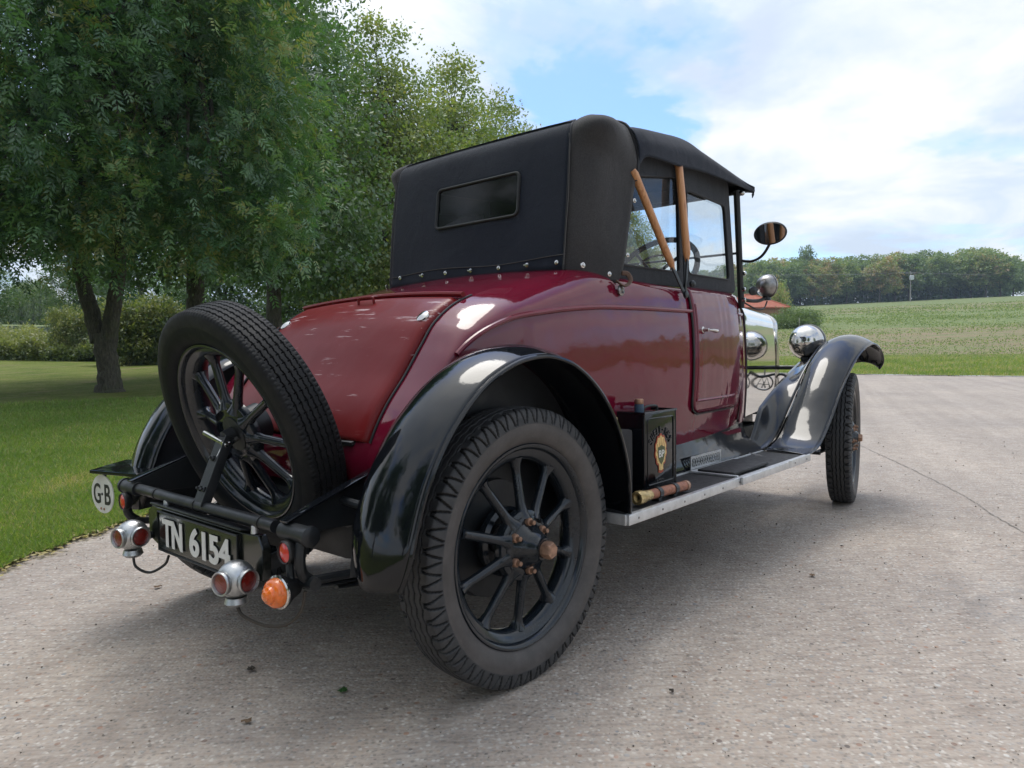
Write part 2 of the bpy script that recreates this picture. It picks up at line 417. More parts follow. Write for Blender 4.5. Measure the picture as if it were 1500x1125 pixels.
def concrete():
    m, t, b = mat('exposed_aggregate_concrete'); P = geo(t)
    big = t.noise(P, .55, 5, .6); mid = t.noise(P, 7, 6, .65)
    v1 = t.add('ShaderNodeTexVoronoi', dict(feature='F1'), Vector=P, Scale=95.0, Randomness=1.0)
    v2 = t.add('ShaderNodeTexVoronoi', dict(feature='F1'), Vector=t.mapping(P, loc=(3, 7, 1)), Scale=42.0, Randomness=1.0)
    pebc = t.ramp(t.math('FRACT', t.math('MULTIPLY', t.add('ShaderNodeSeparateColor', Color=v1.outputs['Color']).outputs[0], 7.3)),
                  [(0, (.20, .185, .165)), (.22, (.33, .30, .27)), (.45, (.43, .34, .27)), (.62, (.30, .29, .28)), (.8, (.52, .48, .43)), (.93, (.66, .63, .59)), (1, (.12, .11, .105))])
    base = t.ramp(mid, [(.3, (.36, .305, .262)), (.7, (.465, .405, .35))])
    c = t.mix(t.ramp(v1.outputs['Distance'], [(.32, .72), (.55, .12)]), base, pebc)
    s2 = t.add('ShaderNodeSeparateColor', Color=v2.outputs['Color'])
    stone = t.math('MULTIPLY', t.ramp(s2.outputs[0], [(.80, 0.0), (.82, 1.0)], 'LINEAR'), t.ramp(v2.outputs['Distance'], [(.26, 1.0), (.34, 0.0)]))
    stc = t.ramp(s2.outputs[1], [(0, (.12, .105, .10)), (.3, (.38, .22, .15)), (.6, (.50, .47, .43)), (.85, (.20, .22, .24)), (1, (.68, .66, .62))])
    c = t.mix(t.math('MULTIPLY', stone, .8), c, stc)
    # brushed finish: fine grooves across the slab, and a darker line at the slab joints
    gr = t.noise(t.mapping(t.mapping(P, rot=(0, 0, R(-44))), scale=(62, 7, 1)), 1.0, 5, .65)
    c = t.mix(1.0, c, t.ramp(gr, [(.34, (.80, .79, .78)), (.54, (1.04, 1.04, 1.04))]), 'MULTIPLY')
    c = t.mix(1.0, c, t.ramp(big, [(.3, (.86, .86, .87)), (.7, (1.10, 1.08, 1.05))]), 'MULTIPLY')
    st = t.noise(P, .9, 6, .7)
    c = t.mix(t.ramp(st, [(.56, 0.0), (.76, .34)]), c, (.19, .165, .14, 1))
    vs = t.add('ShaderNodeVectorMath', dict(operation='DISTANCE')); t.l.new(t.mapping(P, scale=(1, 1, 1)), vs.inputs[0]); vs.inputs[1].default_value = (1.55, -1.72, 0)
    oil = t.math('MULTIPLY', t.ramp(vs.outputs['Value'], [(.05, 1.0), (.42, 0.0)]), t.ramp(t.noise(P, 9, 5, .7), [(.42, 0.0), (.62, .42)]))
    c = t.mix(oil, c, (.17, .185, .20, 1))
    trk = t.noise(t.mapping(t.mapping(P, rot=(0, 0, R(-18))), scale=(.10, 3.2, 1)), 1.0, 4, .6)
    c = t.mix(1.0, c, t.ramp(trk, [(.40, (.92, .915, .91)), (.60, (1.04, 1.04, 1.035))]), 'MULTIPLY')
    t.set(b.inputs['Base Color'], c)
    b.inputs['Roughness'].default_value = .78; b.inputs['Specular IOR Level'].default_value = .25
    h = t.math('ADD', t.math('MULTIPLY', t.math('SUBTRACT', 1.0, v1.outputs['Distance']), .6), t.math('ADD', gr, t.math('MULTIPLY', mid, .6)))
    t.set(b.inputs['Normal'], t.bump(h, .75, .006))
    return m
M_CONC = concrete()
V, F = polar('driveway', lambda a: 0.0, lambda a: edge_r(a)+.25, 60, 0.0)
tag(obj('driveway', V, F, M_CONC), kind='structure')
def groundmat(name, field=False):
    m, t, b = mat(name); P = geo(t)
    n = t.noise(P, .8, 7, .65); n2 = t.noise(P, 22, 5, .7); n3 = t.noise(P, 3.2, 6, .6)
    g = t.ramp(n, [(.28, (.11, .155, .034)), (.5, (.165, .205, .048)), (.72, (.23, .25, .075))])
    dry = (.30, .24, .12, 1)
    if not field:
        c = t.mix(t.ramp(n3, [(.52, 0.0), (.72, .55)]), g, dry)
        str_ = t.noise(t.mapping(t.mapping(P, rot=(0, 0, R(-34))), scale=(.25, 1.8, 1)), 1.2, 5, .6)
        c = t.mix(t.ramp(str_, [(.56, 0.0), (.66, .62)]), c, (.30, .235, .135, 1))
    else:
        vm = t.add('ShaderNodeVectorMath', dict(operation='DISTANCE')); t.l.new(P, vm.inputs[0]); vm.inputs[1].default_value = CAMP
        wv = t.math('ADD', vm.outputs['Value'], t.math('MULTIPLY', t.math('SUBTRACT', t.noise(P, .05, 5, .6), .5), 34.0))
        soil = t.ramp(t.math('DIVIDE', wv, 250.0), [(.13, 0.0), (.15, .95), (.235, .95), (.265, .12), (.40, .1), (.46, .7), (.56, .6), (.62, .1), (.9, .2)])
        pat = t.ramp(t.noise(t.mapping(t.mapping(P, rot=(0, 0, R(-10))), scale=(.45, .12, 1)), 1.0, 8, .7), [(.38, 0.25), (.60, 1.0)])
        g = t.ramp(n, [(.28, (.12, .175, .065)), (.5, (.18, .235, .095)), (.72, (.25, .29, .13))])
        c = t.mix(t.math('MULTIPLY', soil, pat), g, (.31, .235, .165, 1))
        c = t.mix(t.ramp(t.noise(P, 1.7, 6, .7), [(.5, 0.0), (.75, .4)]), c, (.40, .35, .22, 1))
    c = t.mix(1.0, c, t.ramp(n2, [(.3, (.6, .62, .6)), (.7, (1.3, 1.28, 1.25))]), 'MULTIPLY')
    t.set(b.inputs['Base Color'], c); b.inputs['Roughness'].default_value = .95; b.inputs['Specular IOR Level'].default_value = .1
    t.set(b.inputs['Normal'], t.bump(n2, .9, .05)); return m
M_LAWN = groundmat('lawn_turf'); M_FIELD = groundmat('field_stubble', True)
V, F = polar('lawn', lambda a: edge_r(a)+wob(a, edge_r(a)), lambda a: 36.0, 30, .022)
tag(obj('lawn', V, F, M_LAWN), kind='structure')
V, F = polar('field', lambda a: 35.8, lambda a: 900.0, 56, .01)
tag(obj('field', V, F, M_FIELD), kind='structure')

# slab joint: thin dark crack let into the concrete, lying 3 mm above it
def ground_strip(name, pts, wd, mat_, seed=1, z=.003, jag=.006):
    rnd = random.Random(seed); P = cat(pts, 60); L = []; Rr = []
    for i, p in enumerate(P):
        q = P[min(i+1, len(P)-1)]-P[max(i-1, 0)]; n = np.array([-q[1], q[0]]); n /= np.linalg.norm(n)
        o = rnd.uniform(-jag, jag); ww = wd*rnd.uniform(.4, 1.2)
        L.append((p[0]+n[0]*(o+ww), p[1]+n[1]*(o+ww), z)); Rr.append((p[0]+n[0]*(o-ww), p[1]+n[1]*(o-ww), z))
    mb = MB(); mb.grid([L, Rr]); return mb.build(name, mat_, smooth=False, fix=False)
M_CRACK = simple('joint_filler', (.235, .21, .185), .9, var=.4, vscale=30)
tag(ground_strip('slab_joint', [(9, 1.9), (5.6, -.14), (3.75, -1.18), (2.78, -1.63), (0, -3.1)], .0042, M_CRACK), kind='structure')

# ------------------------------------------------------------------ foliage
def leafmat(name, stops, trans=.35, gloss=.06, rough=.45, vary=.2):
    m = bpy.data.materials.new(name); m.use_nodes = True; t = NT(m.node_tree); t.n.clear()
    a = t.add('ShaderNodeAttribute', dict(attribute_name='tint')); oi = t.add('ShaderNodeObjectInfo')
    f = t.math('ADD', a.outputs['Fac'], t.math('MULTIPLY', t.math('SUBTRACT', oi.outputs['Random'], .5), vary), clamp=True)
    c = t.ramp(f, stops)
    d = t.add('ShaderNodeBsdfDiffuse', Color=c); tl = t.add('ShaderNodeBsdfTranslucent', Color=t.mix(1.0, c, (1.5, 1.6, .7, 1), 'MULTIPLY'))
    g = t.add('ShaderNodeBsdfGlossy', Color=(1, 1, 1, 1), Roughness=rough)
    m1 = t.add('ShaderNodeMixShader', Fac=trans); t.l.new(d.outputs[0], m1.inputs[1]); t.l.new(tl.outputs[0], m1.inputs[2])
    m2 = t.add('ShaderNodeMixShader', Fac=gloss); t.l.new(m1.outputs[0], m2.inputs[1]); t.l.new(g.outputs[0], m2.inputs[2])
    o = t.add('ShaderNodeOutputMaterial'); t.l.new(m2.outputs[0], o.inputs[0]); return m
M_ASH = leafmat('ash_leaves', [(0, (.038, .10, .044)), (.5, (.085, .19, .07)), (.85, (.16, .28, .09)), (.97, (.24, .25, .075))])
M_LIME = leafmat('lime_leaves', [(0, (.11, .175, .05)), (.45, (.19, .26, .07)), (.8, (.31, .33, .095)), (1, (.40, .34, .11))])
M_DARKL = leafmat('dark_leaves', [(0, (.048, .105, .036)), (.5, (.085, .165, .05)), (.9, (.145, .23, .062)), (1, (.24, .25, .07))])
M_WOODL = leafmat('oak_leaves', [(0, (.12, .18, .065)), (.5, (.20, .28, .085)), (.8, (.31, .35, .12)), (1, (.42, .29, .15))], trans=.35, vary=.75)
M_SHRUB = leafmat('shrub_leaves', [(0, (.06, .11, .035)), (.35, (.14, .19, .06)), (.75, (.30, .31, .12)), (1, (.42, .37, .17))])
M_WILLOW = leafmat('willow_leaves', [(0, (.09, .15, .045)), (.5, (.15, .215, .07)), (1, (.24, .28, .10))])
M_GRASS = leafmat('grass_blades', [(0, (.105, .185, .035)), (.40, (.165, .26, .055)), (.7, (.26, .33, .095)), (.88, (.42, .37, .17)), (1, (.50, .41, .24))], trans=.4, gloss=.03)
def bark():
    m, t, b = mat('bark'); P = oc(t)
    v = t.add('ShaderNodeTexVoronoi', dict(feature='DISTANCE_TO_EDGE'), Vector=t.mapping(P, scale=(1, 1, .35)), Scale=22.0)
    n = t.noise(t.mapping(P, scale=(1, 1, .3)), 26, 7, .7); n2 = t.noise(P, 2.2, 5, .6)
    c = t.ramp(n, [(.3, (.035, .032, .024)), (.6, (.11, .10, .075)), (.75, (.17, .16, .12))])
    c = t.mix(t.ramp(n2, [(.5, 0.0), (.7, .55)]), c, (.075, .095, .035, 1))
    t.set(b.inputs['Base Color'], c); b.inputs['Roughness'].default_value = .9
    t.set(b.inputs['Normal'], t.bump(t.math('ADD', n, t.math('MULTIPLY', v.outputs[0], 1.5)), 1.0, .03)); return m
M_BARK = bark()

def quads_mesh(name, V, tint, mat_, parent=None):
    """V: (N,4,3) corners, tint: (N,)"""
    n = len(V); me = bpy.data.meshes.new(name)
    me.vertices.add(n*4); me.loops.add(n*4); me.polygons.add(n)
    me.vertices.foreach_set('co', V.reshape(-1).astype(np.float32))
    me.loops.foreach_set('vertex_index', np.arange(n*4, dtype=np.int32))
    me.polygons.foreach_set('loop_start', np.arange(0, n*4, 4, dtype=np.int32))
    me.polygons.foreach_set('loop_total', np.full(n, 4, dtype=np.int32))
    at_ = me.attributes.new('tint', 'FLOAT', 'POINT'); at_.data.foreach_set('value', np.repeat(tint, 4).astype(np.float32))
    me.update(); me.materials.append(mat_)
    o = bpy.data.objects.new(name, me); C.objects.link(o)
    if parent is not None: o.parent = parent
    return o
def unit(a): return a/np.maximum(np.linalg.norm(a, axis=-1, keepdims=True), 1e-9)
def rhombi(base, d, side, L, Wd, fold=.0):
    n = unit(np.cross(d, side))
    tip = base+d*L[:, None]; mid = base+d*(L*.45)[:, None]
    return np.stack([base, mid+side*(Wd*.5)[:, None]+n*(fold*Wd)[:, None], tip, mid-side*(Wd*.5)[:, None]+n*(fold*Wd)[:, None]], 1)
def blob_points(rs, blobs, k, shell=.42, lump=.22):
    vol = np.array([b[3]*b[4]*b[5] for b in blobs])**.72; pr = vol/vol.sum()
    idx = rs.choice(len(blobs), k, p=pr); B = np.array(blobs)[idx]
    d = unit(rs.normal(size=(k, 3)))
    f = 1+lump*(np.sin(d[:, 0]*5+B[:, 0]*3)*np.sin(d[:, 1]*6+B[:, 1])*np.sin(d[:, 2]*5+idx)+.6*rs.normal(size=k)*.4)
    r = (rs.random(k)**shell)*f
    return B[:, :3]+d*r[:, None]*B[:, 3:], d, idx
def compound_leaves(rs, pts, dirs, per, L, spread, nl=4, tintv=.5):
    """ash: pinnate leaves gathered in drooping sprays"""
    k = len(pts); ctint = rs.random(k)
    P = np.repeat(pts, per, 0)+rs.normal(size=(k*per, 3))*spread; D = np.repeat(dirs, per, 0)
    d = unit(D*.9+rs.normal(size=(k*per, 3))*1.0+np.array([0, 0, -.22]))
    side = unit(np.cross(d, np.array([0, 0, 1.0])+rs.normal(size=d.shape)*.6)); tn = np.repeat(ctint, per)
    out = []; tt = []
    n = len(P); Ls = L*(.7+.6*rs.random(n))
    for j in range(nl):
        for s in (-1, 1):
            b = P+d*(Ls*(.25+.75*j/nl))[:, None]-np.array([0, 0, 1])*(Ls*.10*j*j/nl)[:, None]
            dd = unit(d*.75+side*s+rs.normal(size=d.shape)*.12+np.array([0, 0, -.25]))
            sd_ = unit(np.cross(dd, np.cross(d, side)))
            out.append(rhombi(b, dd, sd_, Ls*.42, Ls*.13)); tt.append(tn)
    b = P+d*Ls[:, None]; out.append(rhombi(b, d, side, Ls*.42, Ls*.13)); tt.append(tn)
    V = np.concatenate(out); T = np.concatenate(tt)
    T = np.clip(T*.9+.03+rs.normal(size=len(T))*.08, 0, 1); return V, T
def simple_leaves(rs, pts, dirs, per, L, Wd, spread, up=.6, flat=.6, droop=.3):
    k = len(pts); ctint = rs.random(k)
    off = rs.normal(size=(k*per, 3))*spread; off[:, 2] *= flat
    P = np.repeat(pts, per, 0)+off
    d = unit(np.repeat(dirs, per, 0)*.6+rs.normal(size=P.shape)*.8+np.array([0, 0, -droop]))
    nrm = unit(rs.normal(size=P.shape)*.7+np.array([0, 0, up])+np.repeat(dirs, per, 0)*.5)
    side = unit(np.cross(d, nrm)); Ls = L*(.6+.8*rs.random(len(P)))
    V = rhombi(P, d, side, Ls, Ls*Wd, .12)
    T = np.clip(np.repeat(ctint, per)*.6+.2+rs.normal(size=len(P))*.12, 0, 1); return V, T
def limb_mesh(name, parent, segs, seed=0):
    """segs: list of (points, radii)"""
    mb = MB(); rnd = random.Random(seed)
    for pts, rad in segs:
        pp = cat(pts, 5); n = len(pp); rr = list(np.interp(np.linspace(0, 1, n), np.linspace(0, 1, len(rad)), rad))
        pp = [p+np.array([rnd.uniform(-1, 1), rnd.uniform(-1, 1), 0])*r*.12 for p, r in zip(pp, rr)]
        mb.tube(pp, rr, 12 if rad[0] > .08 else 6, True)
    return mb.build(name, M_BARK, parent, angle=80)
def make_tree(name, mat_, blobs, trunk, k, per, L, kind, spread, seed, limbs=14, Wd=.5, shell=.42, lump=.22, twigs=0):
    rs = np.random.RandomState(seed); root = empty(name)
    pts, dirs, idx = blob_points(rs, blobs, k, shell, lump)
    pts[:, 2] = np.maximum(pts[:, 2], min(b[2]-b[5] for b in blobs)*1.0+.05)
    if kind == 'ash': V, T = compound_leaves(rs, pts, dirs, per, L, spread)
    else: V, T = simple_leaves(rs, pts, dirs, per, L, Wd, spread)
    quads_mesh('crown', V, T, mat_, root)
    segs = [(p, r) for p, r in trunk]
    ends = [np.array(p[-1] if len(trunk) == 1 or q_ else p[-1], float) for q_, (p, r) in enumerate(trunk) if len(trunk) == 1 or q_]
    ends = ends+[np.array(p[-2], float) for p, r in trunk[1:]]*1
    sel = rs.choice(len(pts), limbs+twigs, replace=False)
    for q, i in enumerate(sel):
        e = ends[rs.randint(len(ends))]; tgt = pts[i]*.92+e*.08; mid = e*.55+tgt*.45+np.array([0, 0, .12*np.linalg.norm(tgt-e)])
        thick = q < limbs
        segs.append(([e, mid, tgt], [trunk[0][1][-1]*.55, trunk[0][1][-1]*.3, .012] if thick else [.03, .018, .006]))
    limb_mesh('trunk', root, segs, seed)
    return root
def copy_tree(root, loc, rz, s, label=None, group=None, category=None):
    r = root.copy(); C.objects.link(r); r.location = loc; r.rotation_euler = (0, 0, rz); r.scale = s if hasattr(s, '__len__') else (s, s, s)
    for ch in list(root.children):
        c = ch.copy(); C.objects.link(c); c.parent = r
    if label: r['label'] = label
    if group: r['group'] = group
    if category: r['category'] = category
    return r
def put(root, px, d, rz=0.0, s=1.0, dz=-.05):
    x, y = at(px, d); root.location = (x, y, height(x, y)+dz); root.rotation_euler = (0, 0, rz); root.scale = s if hasattr(s, '__len__') else (s, s, s)
    return root
CAMZ = math.atan2(RH[1], RH[0])      # rotates local X onto the direction "to the right of the view"

# the large ash on the lawn: forked trunk
ash_tr = [([(.02, 0, -.1), (0, 0, .18), (-.02, 0, .6), (-.08, 0, 1.15)], [.34, .215, .185, .20]),
          ([(-.16, 0, 1.0), (-.33, .05, 1.65), (-.50, .1, 2.2), (-.52, .1, 3.2), (-.3, .2, 5.4), (0, 0, 8.0)], [.15, .135, .125, .115, .08, .04]),
          ([(.02, 0, .95), (.14, -.05, 1.55), (.24, 0, 2.2), (.40, 0, 3.2), (1.2, .1, 5.0), (1.7, 0, 7.0)], [.15, .135, .125, .11, .075, .03])]
ash_bl = [(0, 0, 6.2, 3.3, 3.2, 2.9), (2.55, -.7, 5.3, 1.75, 1.9, 1.7), (2.9, -.3, 3.6, 1.25, 1.4, .95), (1.2, -1.6, 3.4, 1.7, 1.2, .85), (-2.4, -.6, 4.2, 2.1, 2.0, 1.6),
          (-1.3, -1.8, 3.1, 1.7, 1.0, .75), (0, 0, 9.3, 2.7, 2.8, 2.2), (.2, -2.6, 5.2, 2.2, 1.4, 1.7), (2.2, -1.2, 7.3, 1.9, 1.8, 1.5), (-2.4, -.8, 2.9, 1.9, 1.3, .75), (2.7, -1.0, 2.9, 1.3, 1.1, .6), (.5, -1.9, 2.75, 1.2, .7, .45)]
t1 = make_tree('ash_tree', M_ASH, ash_bl, ash_tr, 1050, 30, .245, 'ash', .22, 3, limbs=34, shell=.36, twigs=60)
tag(t1, 'large ash tree with forked trunk standing alone on the lawn at the left', 'tree')
put(t1, 160, 13.3, CAMZ, 1.0)

dk_tr = [([(0, 0, -.1), (0, 0, .3), (.05, 0, 2.0), (.1, 0, 4.0)], [.34, .25, .21, .18]), ([(.1, 0, 3.8), (-.5, .2, 5.2), (-.6, .2, 8)], [.15, .11, .05]), ([(.1, 0, 3.9), (.8, -.2, 5.4), (1.0, 0, 8.5)], [.14, .10, .05])]
dk_bl = [(-.2, -1.2, 3.1, 2.7, 1.5, .85), (2.4, -.8, 3.2, 1.7, 1.5, .9), (0, 0, 6.6, 3.6, 3.4, 3.4), (0, 0, 10, 2.5, 2.5, 2.2), (2.2, -.5, 4.6, 2.1, 2, 1.9), (-2.1, -.6, 4.6, 2.0, 2, 1.8), (.5, -2, 4.2, 2.3, 1.5, 1.5), (1.9, -1.2, 8.6, 1.7, 1.6, 1.6)]
t2 = make_tree('broadleaf_tree', M_DARKL, dk_bl, dk_tr, 900, 55, .135, 'broad', .27, 5, limbs=20, Wd=.62, shell=.33)
tag(t2, 'dark leafy tree close behind the ash, its trunk left of the spare wheel top', 'tree', 'broadleaf trees left of the car')
put(t2, 287, 17.5, CAMZ, (.98, .98, .98))
t2b = copy_tree(t2, (0, 0, 0), 0, 1, 'dark leafy tree between the ash and the yellowish lime, behind the spare wheel', 'broadleaf trees left of the car')
put(t2b, 405, 20.5, CAMZ+2.2, (.96, .96, 1.02))

lm_tr = [([(0, 0, -.1), (0, 0, 2.5), (0, 0, 6), (.1, 0, 10.0)], [.3, .22, .15, .05])]
lm_bl = [(0, 0, 5.4, 3.4, 3.4, 3.6), (0, 0, 8.6, 2.5, 2.5, 2.6), (0, 0, 11.2, 1.15, 1.15, 1.45), (.6, -.6, 3.3, 3.3, 3.0, 1.8), (-.9, 0, 7.4, 2.2, 2.2, 1.8), (1.5, .3, 7.2, 1.9, 2, 1.8)]
t3 = make_tree('lime_tree', M_LIME, lm_bl, lm_tr, 950, 60, .125, 'broad', .28, 8, limbs=26, Wd=.7, shell=.30, lump=.3, twigs=40)
tag(t3, 'tallest yellow-green lime tree, rising to a point above the rear deck of the car', 'tree', 'row of lime trees')
put(t3, 566, 24.5, CAMZ, (.96, .96, .915))
for px_, d_, rz_, s_, lb in ((668, 28.5, 1.3, (1.05, 1.05, .93), 'second yellow-green lime in the row, just above the rear window of the hood'),
                             (728, 32.5, 2.6, (1.0, 1.0, .92), 'third yellow-green lime in the receding row above the hood'),
                             (775, 37.0, 4.1, (.88, .88, .90), 'last and smallest lime of the row, its crown ending above the hood corner')):
    put(copy_tree(t3, (0, 0, 0), 0, 1, lb, 'row of lime trees'), px_, d_, CAMZ+rz_, s_)
# background trees seen below and through the near crowns
bgl = [('dark background tree cut off by the left edge of the picture', -75, 44, .95), ('dark tree behind the ash trunk above the undergrowth', 120, 46, .72), ('background tree right of the ash fork', 232, 44, .8),
       ('background tree low behind the spare wheel', 330, 34, .75), ('background tree behind the red tail of the car', 455, 33, .85), ('background tree under the yellow-green limes', 540, 36, .9)]
for i, (lb, px_, d_, s_) in enumerate(bgl):
    put(copy_tree(t2, (0, 0, 0), 0, 1, lb, 'broadleaf trees left of the car'), px_, d_, CAMZ+i*1.9, (s_*1.15, s_*1.15, s_*.8), -1.2)
for lb, px_, d_, s_ in (('pale green tree seen through the rear side window of the car', 917, 52, .86), ('low tree seen through the side windows beyond the steering wheel', 955, 75, .62)):
    put(copy_tree(t3, (0, 0, 0), 0, 1, lb, 'trees seen through the car windows'), px_, d_, CAMZ+px_, s_, -.3)
# trees that stand behind the photographer and mirror in the black wings
for i, (x, y, s_) in enumerate(((-12.5, -1.5, .95), (-10, 6.5, .85), (-14, -10, .95), (-8, 14, .8), (-5, -18, .8))):
    copy_tree(t2, (x, y, height(x, y)-.05), i*1.7, s_, 'dark tree behind the viewpoint, mirrored in the black wings', 'trees behind the viewpoint')

# undergrowth, yellow shrub, willow and pond beyond the lawn
rs = np.random.RandomState(11)
def undergrowth():
    P = []; D = []
    for i in range(2600):
        px_ = rs.uniform(-60, 330); d = 26.6+rs.random()**1.5*4.5
        x, y = at(px_, d); hmax = .55+.16*math.sin(px_*.05)+.12*math.sin(px_*.13+2)+.10*(d-26.6)
        z = rs.random()**.7*max(.25, hmax); P.append((x, y, height(x, y)+z)); D.append((-FH[0]*.5, -FH[1]*.5, .5))
    V, T = simple_leaves(rs, np.array(P), np.array(D), 34, .12, .42, .12, up=.4, flat=.8, droop=-.1)
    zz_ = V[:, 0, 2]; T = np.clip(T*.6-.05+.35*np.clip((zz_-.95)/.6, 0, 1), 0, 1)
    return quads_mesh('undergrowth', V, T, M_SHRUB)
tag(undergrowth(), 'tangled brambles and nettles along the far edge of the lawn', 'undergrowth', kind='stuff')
def make_bush(name, mat_, bl, k, per, L, spread, seed, Wd=.45):
    rs_ = np.random.RandomState(seed); root = empty(name)
    pts, dirs, _ = blob_points(rs_, bl, k, .3); pts[:, 2] = np.abs(pts[:, 2])
    V, T = simple_leaves(rs_, pts, dirs, per, L, Wd, spread, up=.4, flat=.8, droop=-.2); quads_mesh('foliage', V, T, mat_, root)
    segs = [([(0, 0, -.05), pts[i]*.45, pts[i]*.9], [.03, .02, .006]) for i in rs_.choice(k, 10)]
    limb_mesh('stem', root, segs, seed); return root
sh = make_bush('shrub', M_SHRUB, [(0, 0, 1.0, 1.3, 1.0, 1.1), (.7, 0, 1.7, .8, .8, .7), (-.6, 0, 1.4, .7, .8, .8)], 420, 40, .13, .17, 21)
tag(sh, 'yellowing shrub between the ash trunk and the spare wheel', 'shrub', 'shrubs beyond the lawn'); put(sh, 203, 24.6, 0, (.92, .92, 1.0))
put(copy_tree(sh, (0, 0, 0), 0, 1, 'pointed green shrub in the undergrowth left of the ash trunk', 'shrubs beyond the lawn'), 108, 27.5, 2, (.6, .6, .85))
put(copy_tree(sh, (0, 0, 0), 0, 1, 'shrub half hidden behind the top of the spare wheel', 'shrubs beyond the lawn'), 262, 27, 4, (1.0, 1.0, .75))
def willow():
    root = empty('willow_tree'); rs_ = np.random.RandomState(4); n = 420
    a = rs_.random(n)*2*math.pi; r = 3.6*rs_.random(n)**.5; top = 6.2*np.sqrt(np.maximum(.05, 1-(r/4.2)**2))+rs_.normal(size=n)*.3
    P = []; D = []
    for i in range(n):
        L = top[i]-rs_.uniform(.1, .9)
        for q in np.arange(0, L, .18):
            P.append((r[i]*math.cos(a[i]), r[i]*math.sin(a[i]), top[i]-q)); D.append((0, 0, -1))
    V, T = simple_leaves(rs_, np.array(P), np.array(D), 3, .34, .22, .07, up=.1, flat=1, droop=1.8); quads_mesh('crown', V, T, M_WILLOW, root)
    limb_mesh('trunk', root, [([(0, 0, -.1), (.2, 0, 2), (0, 0, 4)], [.4, .3, .18])]+[([(0, 0, 3.4), (1.4*math.cos(q), 1.4*math.sin(q), 5), (2.6*math.cos(q), 2.6*math.sin(q), 5.0)], [.14, .08, .03]) for q in (0, 1.3, 2.5, 3.7, 5)])
    return root
wl = willow(); tag(wl, 'pale weeping willow across the pond at the far left', 'tree'); put(wl, 52, 86, 0, 1.0, -.4)
m, t, b = mat('pond_water'); b.inputs['Base Color'].default_value = (.05, .065, .06, 1); b.inputs['Roughness'].default_value = .08
t.set(b.inputs['Normal'], t.bump(t.noise(t.mapping(geo(t), scale=(1, 1, 1)), 1.6, 4), .3, .05))
def pond():
    rows = []
    for d, y in ((54, 497.5), (66, 492.5), (78, 488.0)):
        row = []
        for px_ in range(-90, 150, 20):
            x, yy = at(px_, d+2*math.sin(px_)); row.append((x, yy, height(x, yy)+.08))
        rows.append(row)
    mb = MB(); mb.grid(rows); return mb.build('water', m, smooth=False)
tag(pond(), kind='structure')

# the wood on the hill: every tree its own thing
prot = []
wood_kinds = [('oak_tree', M_WOODL, [(0, 0, 8.2, 4.6, 4.6, 3.8), (1.5, 0, 11.3, 3.0, 3.0, 2.3), (-2.4, 0, 7.2, 3.0, 3, 3.0), (2.8, 0, 6.0, 2.8, 3, 2.8)], 31),
              ('oak_tree', M_WOODL, [(0, 0, 7.5, 4.2, 4.2, 4.8), (-.5, 0, 11.8, 2.4, 2.4, 1.8), (2.2, 0, 8.5, 3.0, 3, 2.6)], 32),
              ('oak_tree', M_WOODL, [(0, 0, 6.8, 5.2, 4.6, 3.4), (-2.2, 0, 9.6, 2.9, 3, 2.4), (2.4, 0, 9.2, 2.7, 3, 2.8), (0, 0, 11.3, 2.0, 2, 1.6)], 33)]
for nm, mt_, bl, sd_ in wood_kinds:
    prot.append(make_tree(nm, mt_, bl, [([(0, 0, -.3), (0, 0, 2), (.2, 0, 5), (0, 0, 9)], [.32, .26, .2, .08])], 420, 30, .40, 'broad', .42, sd_, limbs=12, Wd=.75, shell=.26, lump=.42))
skl_x = [985, 1020, 1060, 1100, 1130, 1168, 1180, 1192, 1220, 1260, 1300, 1340, 1380, 1405, 1425, 1450, 1470, 1488, 1500, 1520]
skl_y = [408, 400, 392, 383, 378, 382, 369, 382, 378, 377, 374, 369, 372, 371, 360, 363, 372, 390, 404, 412]
rnd = random.Random(77); placed = []
used = [False]*3
order = 0
def wood_tree(px_, d, topy, kind, lab, sx=1.0):
    global order
    x, y = at(px_, d); z = height(x, y)-.2
    hz = 513-.0095*px_-0.0*(px_)          # image row of the car-plane horizon at that column
    hz = 526.5-.0146*px_
    top = CAMP[2]+(hz-topy)/1052*d; hgt = max(5.5, top-z); s = hgt/13.4
    if not used[kind]: o = prot[kind]; used[kind] = True
    else: o = copy_tree(prot[kind], (0, 0, 0), 0, 1)
    o.location = (x, y, z); o.rotation_euler = (0, 0, rnd.uniform(0, 6.28)); o.scale = (s*sx, s*sx, s)
    tag(o, lab, 'tree', 'trees of the wood on the hill'); return o
front = [(1092, 'leftmost tree of the wood, beside the windscreen pillar'), (1112, 'tree of the wood directly behind the small spot lamp'), (1131, 'broad tree of the wood just right of the spot lamp'),
         (1152, 'yellowish tree of the wood above the roadside bush'), (1172, 'tree of the wood right of the yellowish one, above the headlamp'), (1194, 'tree of the wood above the front wing'), (1217, 'dark tree of the wood above the front of the wing'),
         (1240, 'tree of the wood above the nose of the front wing'), (1263, 'round tree of the wood right of the wing nose'), (1288, 'dense tree in the left middle of the wood'), (1311, 'tree of the wood left of the electricity pole'),
         (1331, 'tree of the wood immediately behind the electricity pole'), (1356, 'tree of the wood just right of the electricity pole'), (1378, 'pale trunked tree of the wood right of the pole'), (1399, 'tree of the wood left of its highest crown'),
         (1421, 'highest tree at the right end of the wood'), (1443, 'tall tree second from the right end of the wood'), (1464, 'tree near the right end of the wood with sky under its crown'), (1483, 'last low tree at the right end of the wood')]
for i, (px_, lb) in enumerate(front):
    wood_tree(px_, 186+rnd.uniform(-5, 5), interp(px_, skl_x, skl_y)+rnd.uniform(2, 9), i % 3, lb, rnd.uniform(1.0, 1.25))
